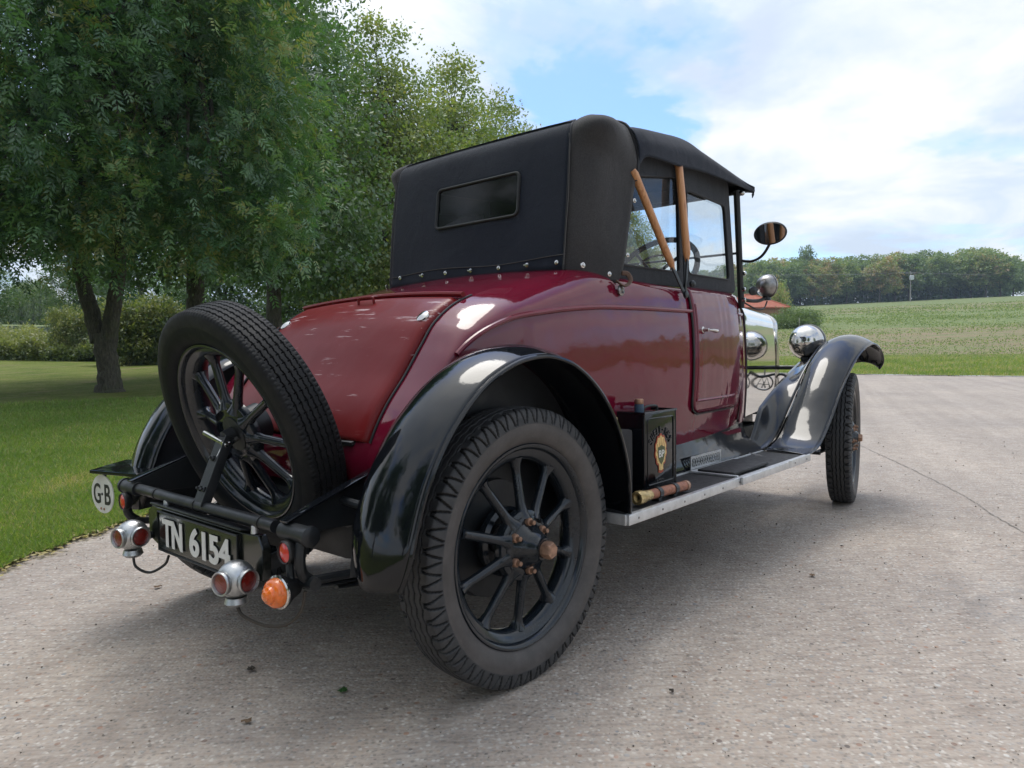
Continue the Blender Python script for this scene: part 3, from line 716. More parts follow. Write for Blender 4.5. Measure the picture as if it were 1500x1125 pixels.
for i, px_ in enumerate(range(1100, 1480, 21)):
    wood_tree(px_, 204+rnd.uniform(-6, 6), interp(px_, skl_x, skl_y)+rnd.uniform(-1, 5), (i+1) % 3, 'tree of the back row of the wood, showing only its top over the front row', rnd.uniform(1.1, 1.3))
for i, px_ in enumerate(range(1000, 1090, 18)):
    wood_tree(px_, 210, interp(px_, skl_x, skl_y), i % 3, 'distant tree seen through the front side window of the car', 1.3)
wood_tree(1180, 200, 366, 1, 'narrow tree standing above the skyline of the wood behind the headlamp', .6)
# dark understorey so the wood closes at its foot
def understorey():
    P = []; D = []
    for i in range(1500):
        px_ = rs.uniform(1085, 1478); d = rs.uniform(186, 198); x, y = at(px_, d)
        P.append((x, y, height(x, y)+rs.random()*4.2)); D.append((-FH[0], -FH[1], .1))
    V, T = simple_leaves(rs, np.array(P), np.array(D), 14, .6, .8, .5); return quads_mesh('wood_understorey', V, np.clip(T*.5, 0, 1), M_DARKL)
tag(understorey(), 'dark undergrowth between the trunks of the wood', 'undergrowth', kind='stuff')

# roadside bush and hedge, red roofed outbuilding, electricity pole
rb = make_bush('roadside_bush', M_WOODL, [(0, 0, .9, 1.7, 1.3, .95), (1.2, 0, .8, 1.2, 1.1, .9)], 300, 30, .16, .2, 41)
tag(rb, 'rounded green bush on the field edge left of the headlamp', 'bush'); put(rb, 1163, 64, CAMZ, (1.0, 1.0, .98))
hb = make_bush('hedge', M_WOODL, [(-1.5, 0, .5, 1.8, .7, .6), (.8, 0, .5, 1.8, .7, .6), (2.6, 0, .5, 1.3, .7, .6)], 300, 30, .15, .18, 42)
tag(hb, 'low clipped hedge running behind the bonnet to the roadside bush', 'hedge'); put(hb, 1128, 63, CAMZ, 1.0)
yb = copy_tree(rb, (0, 0, 0), 0, 1, 'bush behind the red roof, under the spot lamp', None); yb['category'] = 'bush'; put(yb, 1137, 82, 1, (1.0, 1.0, 2.3))
pst = MB(); pst.box((0, 0, .45), (.07, .07, .95), bev=.01); x, y = at(1171, 62.5)
o = pst.build('marker_post', simple('pale_post', (.5, .47, .4), .7)); o.location = (x, y, height(x, y)); tag(o, 'short pale post in front of the roadside bush', 'post')
def house():
    root = empty('outbuilding'); x, y = at(1098, 70); zt = CAMP[2]+(510-432)/1052*70; zg = height(x, y)-.3
    eave = zt-1.35-zg; a = 2.7
    mb = MB(); mb.box((0, 0, eave/2), (2*a-.4, 2*a-.4, eave)); mb.build('wall', simple('outbuilding_brick', (.32, .17, .11), .85, bump=.4, bscale=20), root)
    m, t, b = mat('clay_tiles'); P = oc(t)
    br = t.add('ShaderNodeTexBrick', dict(offset=.5), Vector=P, Scale=4.0, Mortar_Size=.012, Color1=(.46, .14, .075, 1), Color2=(.36, .10, .055, 1), Mortar=(.12, .05, .035, 1))
    t.set(b.inputs['Base Color'], t.mix(t.ramp(t.noise(P, 1.5, 6), [(.5, 0.0), (.8, .4)]), br.outputs[0], (.35, .20, .13, 1))); b.inputs['Roughness'].default_value = .85
    V = [(-a, -a, eave), (a, -a, eave), (a, a, eave), (-a, a, eave), (-.5, 0, eave+1.35), (.5, 0, eave+1.35), (-a, -a, eave-.12), (a, -a, eave-.12), (a, a, eave-.12), (-a, a, eave-.12)]
    F = [(0, 1, 5, 4), (1, 2, 5), (2, 3, 4, 5), (3, 0, 4), (0, 6, 7, 1), (1, 7, 8, 2), (2, 8, 9, 3), (3, 9, 6, 0), (9, 8, 7, 6)]
    rf = obj('roof', V, F, m, root, False)
    cp = MB(); cp.tube([V[4], V[5]], .09, 8)
    for i, j in ((0, 4), (1, 5), (2, 5), (3, 4)): cp.tube([V[i], V[j]], .07, 8)
    cp.build('ridge_tile', simple('ridge_clay', (.40, .13, .07), .8), rf)
    root.location = (x, y, zg); root.rotation_euler = (0, 0, CAMZ+.25)
    tag(root, 'small outbuilding with a red clay tile hipped roof beside the bonnet', 'outbuilding')
house()
def pole(px_, d, toph, lab):
    root = empty('electricity_pole'); mb = MB(); mb.tube([(0, 0, -.2), (0, 0, toph)], [.15, .10], 10); mb.build('pole', simple('weathered_pole', (.30, .28, .25), .85), root)
    mb = MB(); mb.box((0, 0, toph-.5), (2.2, .12, .12)); mb.build('crossarm', M_STEEL, root)
    mb = MB(); mb.lathe([(0, 0), (.42, 0), (.5, .1), (.5, .95), (.42, 1.05), (0, 1.05)], 16, Matrix.Translation((0, -.5, toph-2.2))); mb.build('transformer', simple('transformer_grey', (.52, .55, .56), .5), root)
    x, y = at(px_, d); root.location = (x, y, height(x, y)); root.rotation_euler = (0, 0, CAMZ); tag(root, lab, 'electricity pole'); return Vector((x, y, height(x, y)+toph-.4))
pA = pole(1333, 172, 7.3, 'electricity pole with a grey transformer standing before the wood')
mb = MB()
for off in (-.9, .9):
    for qx, qd in ((700, 150), (2000, 205)):
        x, y = at(qx, qd); e = Vector((x, y, pA.z+off*.3+(2.5 if qx > 1500 else 1.5))); s_ = pA+Vector((RH[0], RH[1], 0))*off
        mb.tube([s_.lerp(e, k/10)-Vector((0, 0, 3.0*4*(k/10)*(1-k/10)*.5)) for k in range(11)], .02, 4)
tag(mb.build('power_line', M_STEEL), 'thin overhead power lines crossing in front of the wood', 'power line')

# ------------------------------------------------------------------ grass blades and fallen leaves
def grass():
    rs_ = np.random.RandomState(9); B = []; Hh = []
    for a0, a1, n, rmin, rmax, hh in ((R(50), R(82), 150000, 2.6, 13.5, .040), (R(2), R(30), 26000, 20.0, 34.0, .075), (R(30), R(50), 9000, 8, 24.0, .07)):
        az = rs_.uniform(a0, a1, n); r = rmin*(rmax/rmin)**rs_.random(n)
        er = np.interp(az, azs, [edge_r(a)+wob(a, edge_r(a)) for a in azs])-.01
        k = r > er; az, r = az[k], r[k]
        x, y = P0[0]+r*np.cos(az), P0[1]+r*np.sin(az)
        z = np.array([height(p, q) for p, q in zip(x, y)])+.015
        B.append(np.stack([x, y, z], 1)); Hh.append(hh*(.5+rs_.random(len(x)))*np.clip(.75+r*.03, .8, 1.3))
    B = np.concatenate(B); Hh = np.concatenate(Hh); n = len(B)
    d = unit(rs_.normal(size=(n, 3))*np.array([.55, .55, .0])+np.array([0, 0, 1])); side = unit(np.cross(d, unit(rs_.normal(size=(n, 3)))))
    rr = np.linalg.norm(B[:, :2]-P0, axis=1); wd = np.clip(.0022+rr*.00075, .003, .02)
    V = np.stack([B-side*wd[:, None]*.5, B+side*wd[:, None]*.5, B+d*Hh[:, None]+side*wd[:, None]*.12+np.array([0, 0, -.004]), B+d*Hh[:, None]-side*wd[:, None]*.12], 1)
    pat = .5+.5*np.sin(B[:, 0]*1.7+np.sin(B[:, 1]*2.1)*1.3)*np.sin(B[:, 1]*1.3+1)
    band = np.clip(1-np.abs((B[:, 0]*LN[0]+B[:, 1]*LN[1]-(LA @ LN))-1.1-.25*np.sin(B[:, 0]*1.3))/.42, 0, 1)*(.55+.45*np.sin(B[:, 0]*3+B[:, 1]*2))
    T = np.clip(.20+.36*pat+.55*band+.22*np.clip((rr-14)/8, 0, 1)+rs_.normal(size=n)*.16, 0, 1)
    return quads_mesh('grass', V, T, M_GRASS)
tag(grass(), 'short mown grass blades of the lawn and verge', 'grass', kind='stuff')

def tufts():
    rs_ = np.random.RandomState(19); n = 42000; az = rs_.uniform(R(4), R(30), n); r = 34*(150/34)**rs_.random(n)
    x, y = P0[0]+r*np.cos(az), P0[1]+r*np.sin(az); z = np.array([height(p, q) for p, q in zip(x, y)])
    cl = np.sin(x*.31+2*np.sin(y*.17))*np.sin(y*.23+1.5*np.sin(x*.13)); k = cl+rs_.normal(size=n)*.5 > -.1; x, y, z, r = x[k], y[k], z[k], r[k]; n = len(x)
    B = np.stack([x, y, z], 1); h = (.05+.07*rs_.random(n))*np.clip(r/70, .6, 1.6); wd = (.05+.07*rs_.random(n))*np.clip(r/60, .6, 1.8)
    d = unit(rs_.normal(size=(n, 3))*np.array([.3, .3, 0])+np.array([0, 0, 1])); side = np.tile(np.array([RH[0], RH[1], 0]), (n, 1))+rs_.normal(size=(n, 3))*np.array([.5, .5, 0]); side = unit(side)
    V = np.stack([B-side*wd[:, None]*.5, B+side*wd[:, None]*.5, B+d*h[:, None]+side*wd[:, None]*.2, B+d*h[:, None]-side*wd[:, None]*.3], 1)
    return quads_mesh('stubble', V, np.clip(.35+rs_.normal(size=n)*.3, 0, 1), M_STUB)
M_STUB = leafmat('stubble_tufts', [(0, (.17, .23, .09)), (.4, (.26, .33, .13)), (.7, (.40, .43, .22)), (.88, (.52, .47, .32)), (1, (.60, .54, .38))], trans=.3, gloss=.02)
tag(tufts(), 'rough tufts of weeds and stubble over the sloping field', 'stubble', kind='stuff')

def fallen(name, x, y, s, rz, mat_, lab, grp=None, lobes=True):
    n = 14; V = [(0, 0, .010)]; 
    for i in range(n):
        a = 2*math.pi*i/n; r = s*(.55+.45*abs(math.cos(a*1.5)))*(1 if i % 2 else .8); V.append((r*math.cos(a), r*.72*math.sin(a), .004+.25*s*abs(math.sin(a*2))))
    F = [(0, i+1, (i+1) % n+1) for i in range(n)]
    o = obj(name, V, F, mat_, None, False); solid(o, .0006); o.location = (x, y, height(x, y)+.002); o.rotation_euler = (0, 0, rz); return tag(o, lab, 'leaf', grp)
M_FG = simple('fresh_leaf', (.035, .10, .02), .5, var=.2); M_FB = simple('dry_leaf', (.16, .10, .055), .8, var=.4); M_FD = simple('dark_leaf_litter', (.045, .035, .025), .85, var=.4)
fallen('fallen_leaf', -.379, -.38-.03, .022, .5, M_FG, 'single fresh green leaf lying on the concrete left of the rear wheel')
gp = lambda X, Y: None
def ray_ground(px_, py_):
    d = cf_*1052+cr_*(px_-750)-cu_*(py_-562.5); k = -CAMP[2]/d.z; return CAMP[0]+d.x*k, CAMP[1]+d.y*k
for i, (a_, b_, s_, mt_, lb) in enumerate(((231, 862, .020, M_FB, 'brown dry leaf on the concrete left of the number plate'), (368, 983, .022, M_FD, 'dark curled leaf on the concrete below the tail lamps'),
                              (362, 1060, .018, M_FB, 'tan leaf flat on the concrete near the bottom left'), (984, 1015, .012, M_FD, 'dark speck of leaf on the concrete right of the rear wheel'),
                              (1233, 802, .010, M_FD, 'dark leaf crumb on the concrete under the front wing'), (1190, 845, .02, M_FB, 'brownish leaf on the open concrete right of the car'))):
    x, y = ray_ground(a_, b_); fallen('fallen_leaf', x, y, s_, i*1.3, mt_, lb)
def grit():
    rs_ = np.random.RandomState(23); n = 3200; az = rs_.uniform(R(0), R(84), n); r = 1.0*(9/1.0)**rs_.random(n)
    er = np.interp(az, azs, [edge_r(a) for a in azs]); k = r < er-.05; az, r = az[k], r[k]; n = len(r)
    x, y = P0[0]+r*np.cos(az), P0[1]+r*np.sin(az); s_ = (.0012+.0022*rs_.random(n)**3)*np.clip(.6+r*.25, .8, 2.2)
    B = np.stack([x, y, s_*.5+.001], 1); a = rs_.random(n)*6.28; out = []
    for q in range(3):
        u = np.stack([np.cos(a+q*1.05), np.sin(a+q*1.05), 0*a], 1)*(s_*(.7+.6*rs_.random(n)))[:, None]; v = np.array([0, 0, 1.0])*(s_*.8)[:, None]
        out.append(np.stack([B-u, B-v*.7, B+u, B+v], 1))
    return quads_mesh('grit', np.concatenate(out), np.tile(rs_.random(n), 3), M_GRIT)
M_GRIT, t_, b_ = mat('loose_grit'); t_.set(b_.inputs['Base Color'], t_.ramp(t_.add('ShaderNodeAttribute', dict(attribute_name='tint')).outputs['Fac'], [(0, (.10, .09, .08)), (.4, (.30, .25, .20)), (.8, (.45, .40, .35)), (1, (.62, .58, .54))])); b_.inputs['Roughness'].default_value = .8
tag(grit(), 'loose grit and small stones scattered on the concrete', 'grit', kind='stuff')
def litter():
    rs_ = np.random.RandomState(15); n = 900; az = rs_.uniform(R(40), R(82), n); er = np.interp(az, azs, [edge_r(a)+wob(a, edge_r(a)) for a in azs])
    r = er-np.abs(rs_.normal(size=n))*.05+.03; x, y = P0[0]+r*np.cos(az), P0[1]+r*np.sin(az)
    P = np.stack([x, y, np.array([height(p, q) for p, q in zip(x, y)])+.018], 1); az2 = rs_.random(n)*6.28
    d = np.stack([np.cos(az2), np.sin(az2), rs_.normal(size=n)*.2], 1); s = np.stack([-np.sin(az2), np.cos(az2), rs_.normal(size=n)*.2], 1)
    V = rhombi(P, unit(d), unit(s), .018+.02*rs_.random(n), .012+.01*rs_.random(n)); return quads_mesh('leaf_litter', V, .9+.1*rs_.random(n), M_GRASS)
tag(litter(), 'dead leaves and clippings along the lawn edge', 'leaf litter', kind='stuff')

# ================================================================== THE CAR  (x forward, y left, z up, rear axle at the origin)
car = tag(empty('vintage_car'), 'maroon and black vintage two seater with black canvas hood up, seen from behind', 'car')
RAD = .39
def dens(P, n=6): return [tuple(p) for p in cat(P, n)]

# ---- body tub: three rails from the tail to the scuttle
rail_x = [-.255, -.285, -.272, -.22, -.155, -.09, -.03, .06, .2, .4, .56, .68, .80, 1.0, 1.3, 1.6, 1.80, 1.93]
rA = [(-.255, -.40, .535), (-.288, -.415, .61), (-.272, -.425, .69), (-.222, -.43, .78), (-.155, -.435, .865), (-.092, -.44, .955), (-.035, -.44, 1.025), (.06, -.44, 1.088), (.2, -.445, 1.135),
      (.4, -.46, 1.185), (.56, -.485, 1.222), (.68, -.52, 1.222), (.80, -.555, 1.205), (1.0, -.575, 1.193), (1.3, -.578, 1.188), (1.6, -.565, 1.188), (1.80, -.545, 1.190), (1.93, -.515, 1.195)]
rB = [(-.25, -.53, .535), (-.280, -.545, .615), (-.262, -.555, .695), (-.212, -.565, .775), (-.152, -.573, .85), (-.09, -.58, .925), (.0, -.587, .985), (.14, -.592, 1.034), (.3, -.596, 1.058),
      (.45, -.600, 1.074), (.6, -.604, 1.084), (.72, -.607, 1.087), (.85, -.610, 1.089), (1.0, -.612, 1.090), (1.3, -.610, 1.091), (1.6, -.595, 1.094), (1.80, -.575, 1.096), (1.93, -.545, 1.098)]
rD = [(-.25, -.53, .53), (-.24, -.54, .525), (-.2, -.545, .52), (-.14, -.55, .52), (-.08, -.555, .52), (0, -.56, .52), (.1, -.565, .52), (.2, -.57, .52), (.33, -.573, .52),
      (.48, -.577, .521), (.62, -.58, .522), (.74, -.583, .523), (.86, -.586, .524), (1.0, -.588, .525), (1.3, -.586, .532), (1.6, -.572, .542), (1.80, -.553, .552), (1.93, -.525, .558)]
NS = 8
dA, dB, dD = cat(rA, NS), cat(rB, NS), cat(rD, NS)
def section(a, b, d, na=10, nb=14):
    k = np.array([.5*(a[0]+b[0]), b[1]+.012, a[2]*.93+b[2]*.07]); k[0] = a[0]*.35+b[0]*.65
    if a[2]-b[2] < .04: k = np.array([min(a[0], b[0])-.012, b[1], (a[2]+b[2])/2])
    row = []
    for i in range(na+1):
        t = i/na; row.append((1-t)**2*a+2*t*(1-t)*k+t*t*b)
    for i in range(1, nb+1):
        t = i/nb; p = b+(d-b)*t; bul = .022*math.sin(math.pi*min(1, t*1.0))**.8 if t < 1 else 0
        p = p.copy(); p[1] -= bul*(1 if b[0] > .2 else .6); row.append(p)
    return row
secs = [section(a, b, d) for a, b, d in zip(dA, dB, dD)]
def mirror(rows): return [[(p[0], -p[1], p[2]) for p in r] for r in rows]
body = MB(); rowsR = [[tuple(p) for p in r] for r in secs]
body.grid(rowsR); body.grid(mirror(rowsR), flip=True)
# rear deck between the lid and the hood base, and the panel below the lid
i0 = 7*NS; i1 = 11*NS
deck = [[(dA[i][0], -dA[i][1]*s, dA[i][2]+.018*(1-s*s)) for s in np.linspace(-1, 1, 25)] for i in range(i0, i1+1)]
body.grid(deck)
low = [[(dA[i][0]-.03*(1-s*s), -dA[i][1]*s, dA[i][2]) for s in np.linspace(-1, 1, 25)] for i in range(0, int(2.1*NS))]
body.grid(low)
# inner bulkhead and cockpit rim so the hull is closed below the hood
body.box((.1, 0, .555), (.72, .98, .02)); body.box((1.1, 0, .52), (1.7, 1.08, .02))
ob = body.build('body', M_MAROON, car, angle=50)
# scuttle
def scut(x, w, zb, zs, zt, n=12, m=16, e=2.6):
    row = []
    for i in range(m+1):
        t = i/m; row.append((x, -w-.012*math.sin(math.pi*t), zb+(zs-zb)*t))
    for i in range(1, 2*n):
        a = math.pi*i/(2*n); c, s_ = math.cos(a), math.sin(a)
        row.append((x, -w*math.copysign(abs(c)**(2/e), c), zs+(zt-zs)*abs(s_)**(2/e)))
    for i in range(m, -1, -1):
        t = i/m; row.append((x, w+.012*math.sin(math.pi*t), zb+(zs-zb)*t))
    return row
sc = [scut(x, w, zb, zs, zt) for x, w, zb, zs, zt in ((1.90, .548, .556, 1.12, 1.225), (1.96, .535, .558, 1.10, 1.225), (2.02, .518, .56, 1.08, 1.22), (2.075, .500, .56, 1.06, 1.21))]
mb = MB(); mb.grid(sc); mb.build('scuttle', M_MAROON, car, angle=50)
# polished bonnet, with a centre hinge and side hinge lines
bo = []
for t in np.linspace(0, 1, 14):
    x = 2.078+(2.985-2.078)*t
    bo.append(scut(x, lerp(.497, .305, t**.92), .57, lerp(1.075, 1.045, t), lerp(1.208, 1.175, t), e=3.0))
mb = MB(); mb.grid(bo); bon = mb.build('bonnet', M_POLISH, car, angle=50)
mb = MB(); mb.tube([(x_[len(x_)//2][0], 0, x_[len(x_)//2][2]+.004) for x_ in bo], .006, 8)
for s in (-1, 1): mb.tube([(r[19][0], s*-r[19][1]*-1*1.0 if s < 0 else -r[19][1], r[19][2]+.002) for r in bo], .004, 8)
mb.build('hinge', M_NICKEL, bon)
mb = MB(); mb.tube([(2.078, p[1]*1.006, p[2]) for p in bo[0]], .006, 6); mb.build('bonnet_seam', M_INK, bon)
# radiator
mb = MB(); ra = [scut(x, w, .50, 1.045, zt, e=3.0) for x, w, zt in ((2.983, .303, 1.168), (2.99, .306, 1.172), (3.05, .306, 1.172), (3.07, .298, 1.16), (3.08, .26, 1.11))]
mb.grid(ra); rd = mb.build('radiator_shell', M_NICKEL, car, angle=50)
mb = MB(); mb.box((3.055, 0, .80), (.02, .56, .60)); mb.build('radiator_core', M_DARK, rd)
mb = MB(); mb.lathe([(0, 0), (.04, 0), (.045, .02), (.03, .04), (.034, .06), (0, .075)], 24, Matrix.Translation((3.03, 0, 1.19))); mb.build('filler_cap', M_NICKEL, rd)

# ---- luggage lid (dickey lid): own panel standing proud of the tail
i0l, i1l = 2*NS-1, 7*NS+1
lid = []
for i in range(i0l, i1l+1):
    a = dA[i]; n = dA[min(i+1, len(dA)-1)]-dA[i-1]; nn = np.array([-n[2], 0, n[0]]); nn /= np.linalg.norm(nn)
    off = .010
    row = []
    for s in np.linspace(-1, 1, 33):
        e = max(0, abs(s)-.97)/.03; crown = .018*(1-s*s)
        p = a+nn*(off*(1-e*e)+crown); row.append((p[0], -(a[1]+.012)*s, p[2]))
    lid.append(row)
mb = MB(); mb.grid(lid); ld = mb.build('luggage_lid', M_LID, car, angle=60); solid(ld, .012, -1)
for s in (-1, 1):
    mb = MB(); mb.tube([(a[0]-.003, s*-(a[1]-.001)*1.0, a[2]+.0005) for a in dA[i0l:i1l+4]], .0036, 6)
    mb.build('lid_seal', M_INK, ld)
mb = MB(); bx, bz = .085, 1.113
P = [(bx, y, bz+.018*(1-(y/.44)**2)) for y in np.linspace(-.44, .44, 15)]
mb.tube(P, .011, 8, flat=.8); mb.build('hinge_batten', M_LID, ld)
mb = MB(); hx, hz = .028, 1.098
mb.tube(cat([(hx, .017, hz-.012), (hx-.002, .017, hz+.018), (hx-.002, .008, hz+.026), (hx-.002, -.055, hz+.026), (hx-.002, -.066, hz+.018), (hx, -.066, hz-.012)], 5), .0045, 8)
for y in (.017, -.066): mb.lathe([(0, 0), (.017, 0), (.014, .004), (.006, .009), (.004, .014), (0, .014)], 16, axisM((hx, y, hz-.012), (-.45, 0, .9)))
mb.build('grab_handle', M_LID, ld)
for s in (-1, 1):
    mb = MB(); mb.lathe([(0, 0), (.022, 0), (.021, .005), (.010, .009), (0, .010)], 24, axisM((-.035, s*.385, 1.042), (-.72, 0, .70))); mb.build('lock', M_NICKEL, ld)
mb = MB()
for s in (-1, 1): mb = MB(); mb.box((-.290, s*.33, .676), (.02, .07, .014), rot=(0, R(-10), 0), bev=.004); mb.build('lid_hinge', M_INK, ld)

# ---- belt moulding
def onside(x, z, out=0.0):
    """point on the right body side at x, z"""
    j = int(np.argmin([abs(d[0]-x) for d in dB])); row = secs[j]
    ys = [p[1] for p in row]; zs = [p[2] for p in row]
    k = int(np.argmin([abs(q-z) for q in zs[8:]]))+8
    k = min(max(k, 9), len(row)-2)
    a, b = (row[k-1], row[k]) if zs[k] <= z else (row[k], row[k+1])
    t = (z-a[2])/(b[2]-a[2]) if abs(b[2]-a[2]) > 1e-6 else 0
    return (x, a[1]+(b[1]-a[1])*t-out, z)
for s in (-1, 1):
    mb = MB(); pts = [(p[0], s*-(p[1]-.004), p[2]) for p in dB[5*NS:] if True]
    mb.tube(pts, .0085, 8); mb.build('belt_moulding', M_MOULD, car)

# ---- doors
def door(s):
    x0, x1, z0, z1 = 1.272, 1.815, .657, 1.192; rc = .055
    nx, nz = 26, 30; rows = []
    for i in range(nz+1):
        z = z0+(z1-z0)*i/nz; row = []
        inset = rc-math.sqrt(max(0, rc*rc-(rc-(z-z0))**2)) if z < z0+rc else 0
        a, b = x0+inset, x1-inset
        for j in range(nx+1):
            x = a+(b-a)*j/nx; zz_ = z
            if z > 1.092:
                # above the belt the side leans in to the cockpit rim
                k = int(np.argmin([abs(d[0]-x) for d in dB])); A, B = dA[k], dB[k]; t = (z-B[2])/(A[2]-B[2]); t = min(1, max(0, t))
                row_ = secs[k][:11]; zs = [p[2] for p in row_][::-1]; ys = [p[1] for p in row_][::-1]; y = float(np.interp(z, zs, ys))
            else: y = onside(x, z)[1]
            row.append((x, (y-.007)*-s if s > 0 else y-.007, z))
        rows.append(row)
    if s > 0: rows = [[(p[0], abs(p[1]), p[2]) for p in r] for r in rows]
    mb = MB(); mb.grid(rows); d = mb.build('door', M_MAROON, car, angle=60)
    sd = d.modifiers.new('solid', 'SOLIDIFY'); sd.thickness = .012; sd.offset = 0
    # dark shut line and bright lower edge moulding
    rim = [r[0] for r in rows[::-1]]+rows[0][1:]
    mb = MB(); mb.tube([(p[0]-.006 if k < len(rows) else p[0], p[1]+(.006 if s < 0 else -.006)*0, p[2]-(.006 if k >= len(rows)-3 else 0)) for k, p in enumerate(rim)], .0045, 6); mb.build('shut_line', M_INK, d)
    rim2 = [r[1] for r in rows[int(len(rows)*.86):2:-1]]+[rows[3][j] for j in range(2, nx-3)]
    mb = MB(); mb.tube([(p[0]+.004, p[1]+s*.004, p[2]) for p in rim2], .0072, 8); mb.build('edge_moulding', M_MOULD, d)
    mb = MB(); rim3 = [r[-1] for r in rows]; mb.tube([(p[0]+.004, p[1], p[2]) for p in rim3], .004, 6); mb.build('front_shut_line', M_INK, d)
    hy = onside(1.40, 1.012)[1]-.008; 
    mb = MB(); M_ = axisM((1.352, s*-hy, 1.012), (0, s, 0))
    mb.lathe([(0, 0), (.020, 0), (.018, .006), (.008, .010), (.007, .034), (0, .036)], 20, M_)
    mb.tube(cat([(1.352, s*(-hy+.032), 1.012), (1.385, s*(-hy+.040), 1.010), (1.43, s*(-hy+.038), 1.006)], 6), [.006, .006, .0065, .0075, .0085, .0095, .0105, .0115, .012, .012, .011, .009, .005], 10, flat=.75)
    mb.build('door_handle', M_NICKEL, d)
    return d
door(-1); door(1)
mb = MB()
for x in (1.266,):
    for z in (1.20,): pass
# interior: seat, dashboard, floor
mb = MB(); mb.box((1.05, 0, .80), (.5, 1.0, .18), bev=.05); mb.box((.80, 0, 1.0), (.14, 1.02, .5), rot=(0, R(-12), 0), bev=.05); mb.build('seat', M_LEATHER, car)
mb = MB(); mb.box((1.83, 0, 1.13), (.03, 1.04, .17), bev=.01); ds = mb.build('dashboard', M_DASH, car)
mb = MB()
for y, r_ in ((.1, .045), (0, .055), (-.12, .045)): mb.lathe([(0, 0), (r_, 0), (r_, .012), (r_*.85, .014), (r_*.8, .008), (0, .008)], 24, axisM((1.812, y, 1.14), (-1, 0, 0)))
mb.build('gauge', M_NICKEL, ds)
# steering wheel
sw = Vector((1.46, -.325, 1.283)); ax = Vector((-.80, 0, .60)).normalized(); Ms = axisM(sw, ax)
mb = MB(); Nn = 48; mb.tube([Ms @ Vector((.215*math.cos(2*math.pi*k/Nn), .215*math.sin(2*math.pi*k/Nn), 0)) for k in range(Nn+1)], .0135, 10, cap=False)
st = mb.build('steering_wheel', M_INK, car)
mb = MB()
for k in range(4):
    a = math.pi/4+k*math.pi/2; mb.tube([Ms @ Vector((0, 0, -.01)), Ms @ Vector((.21*math.cos(a), .21*math.sin(a), 0))], .008, 8)
mb.lathe([(0, .02), (.03, .015), (.035, -.01), (.02, -.03), (0, -.03)], 20, Ms); mb.tube([Ms @ Vector((0, 0, 0)), Ms @ Vector((0, 0, -.55))], .018, 10); mb.build('spoke', M_CHASSIS, st)
mb = MB(); mb.tube([Ms @ Vector((.10*math.cos(2*math.pi*k/24), .10*math.sin(2*math.pi*k/24), .02)) for k in range(13)], .005, 6); mb.build('control_lever', M_NICKEL, st)

# ---- canvas hood
hoodsec = {}
def hsec(x, zl, yl, zs, ys, zc, n=7, crown=2.2, xt=None):
    """right-hand half section: low edge, shoulder, centre; returned mirrored into a full arch"""
    P = cat([(yl, zl), (yl+(ys-yl)*.10, zl+(zs-zl)*.55), (ys, zs), (ys*.55, zs+(zc-zs)*.72), (0, zc)], n)
    half = [(x, -p[0], p[1]) for p in P]
    return half+[(x, -q[1], q[2]) for q in half[-2::-1]]
# roof from the rear bow to the front rail
roof = []
st_ = [(.905, 1.640, .588, 1.800, .520, 1.848), (.94, 1.672, .593, 1.805, .520, 1.853), (1.00, 1.684, .596, 1.815, .520, 1.860), (1.20, 1.688, .597, 1.842, .505, 1.885), (1.37, 1.700, .597, 1.862, .490, 1.905), (1.48, 1.704, .597, 1.842, .495, 1.895), (1.70, 1.704, .598, 1.795, .52, 1.855), (1.90, 1.708, .588, 1.752, .55, 1.81), (1.985, 1.706, .59, 1.735, .57, 1.785)]
arr = cat([np.array(s) for s in st_], 6)
roof = [hsec(a[0], a[1], a[2], a[3], a[4], a[5]) for a in arr]
mb = MB(); mb.grid(roof)
fr_ = roof[-1]; mb.grid([fr_, [(p[0]+.012, p[1]*.99, p[2]-.012) for p in fr_], [(p[0]-.002, p[1]*.985, p[2]-.03) for p in fr_]])
hood = mb.build('hood', M_HOOD, car, angle=60); solid(hood, .006, -1)
hd = roof[-3]; mb = MB(); mb.grid([[(p[0], p[1]*.985, p[2]-.006) for p in hd], [(1.885, p[1]*.96, 1.685) for p in hd]]); mb.build('header_rail', M_PIPE, hood, smooth=False)
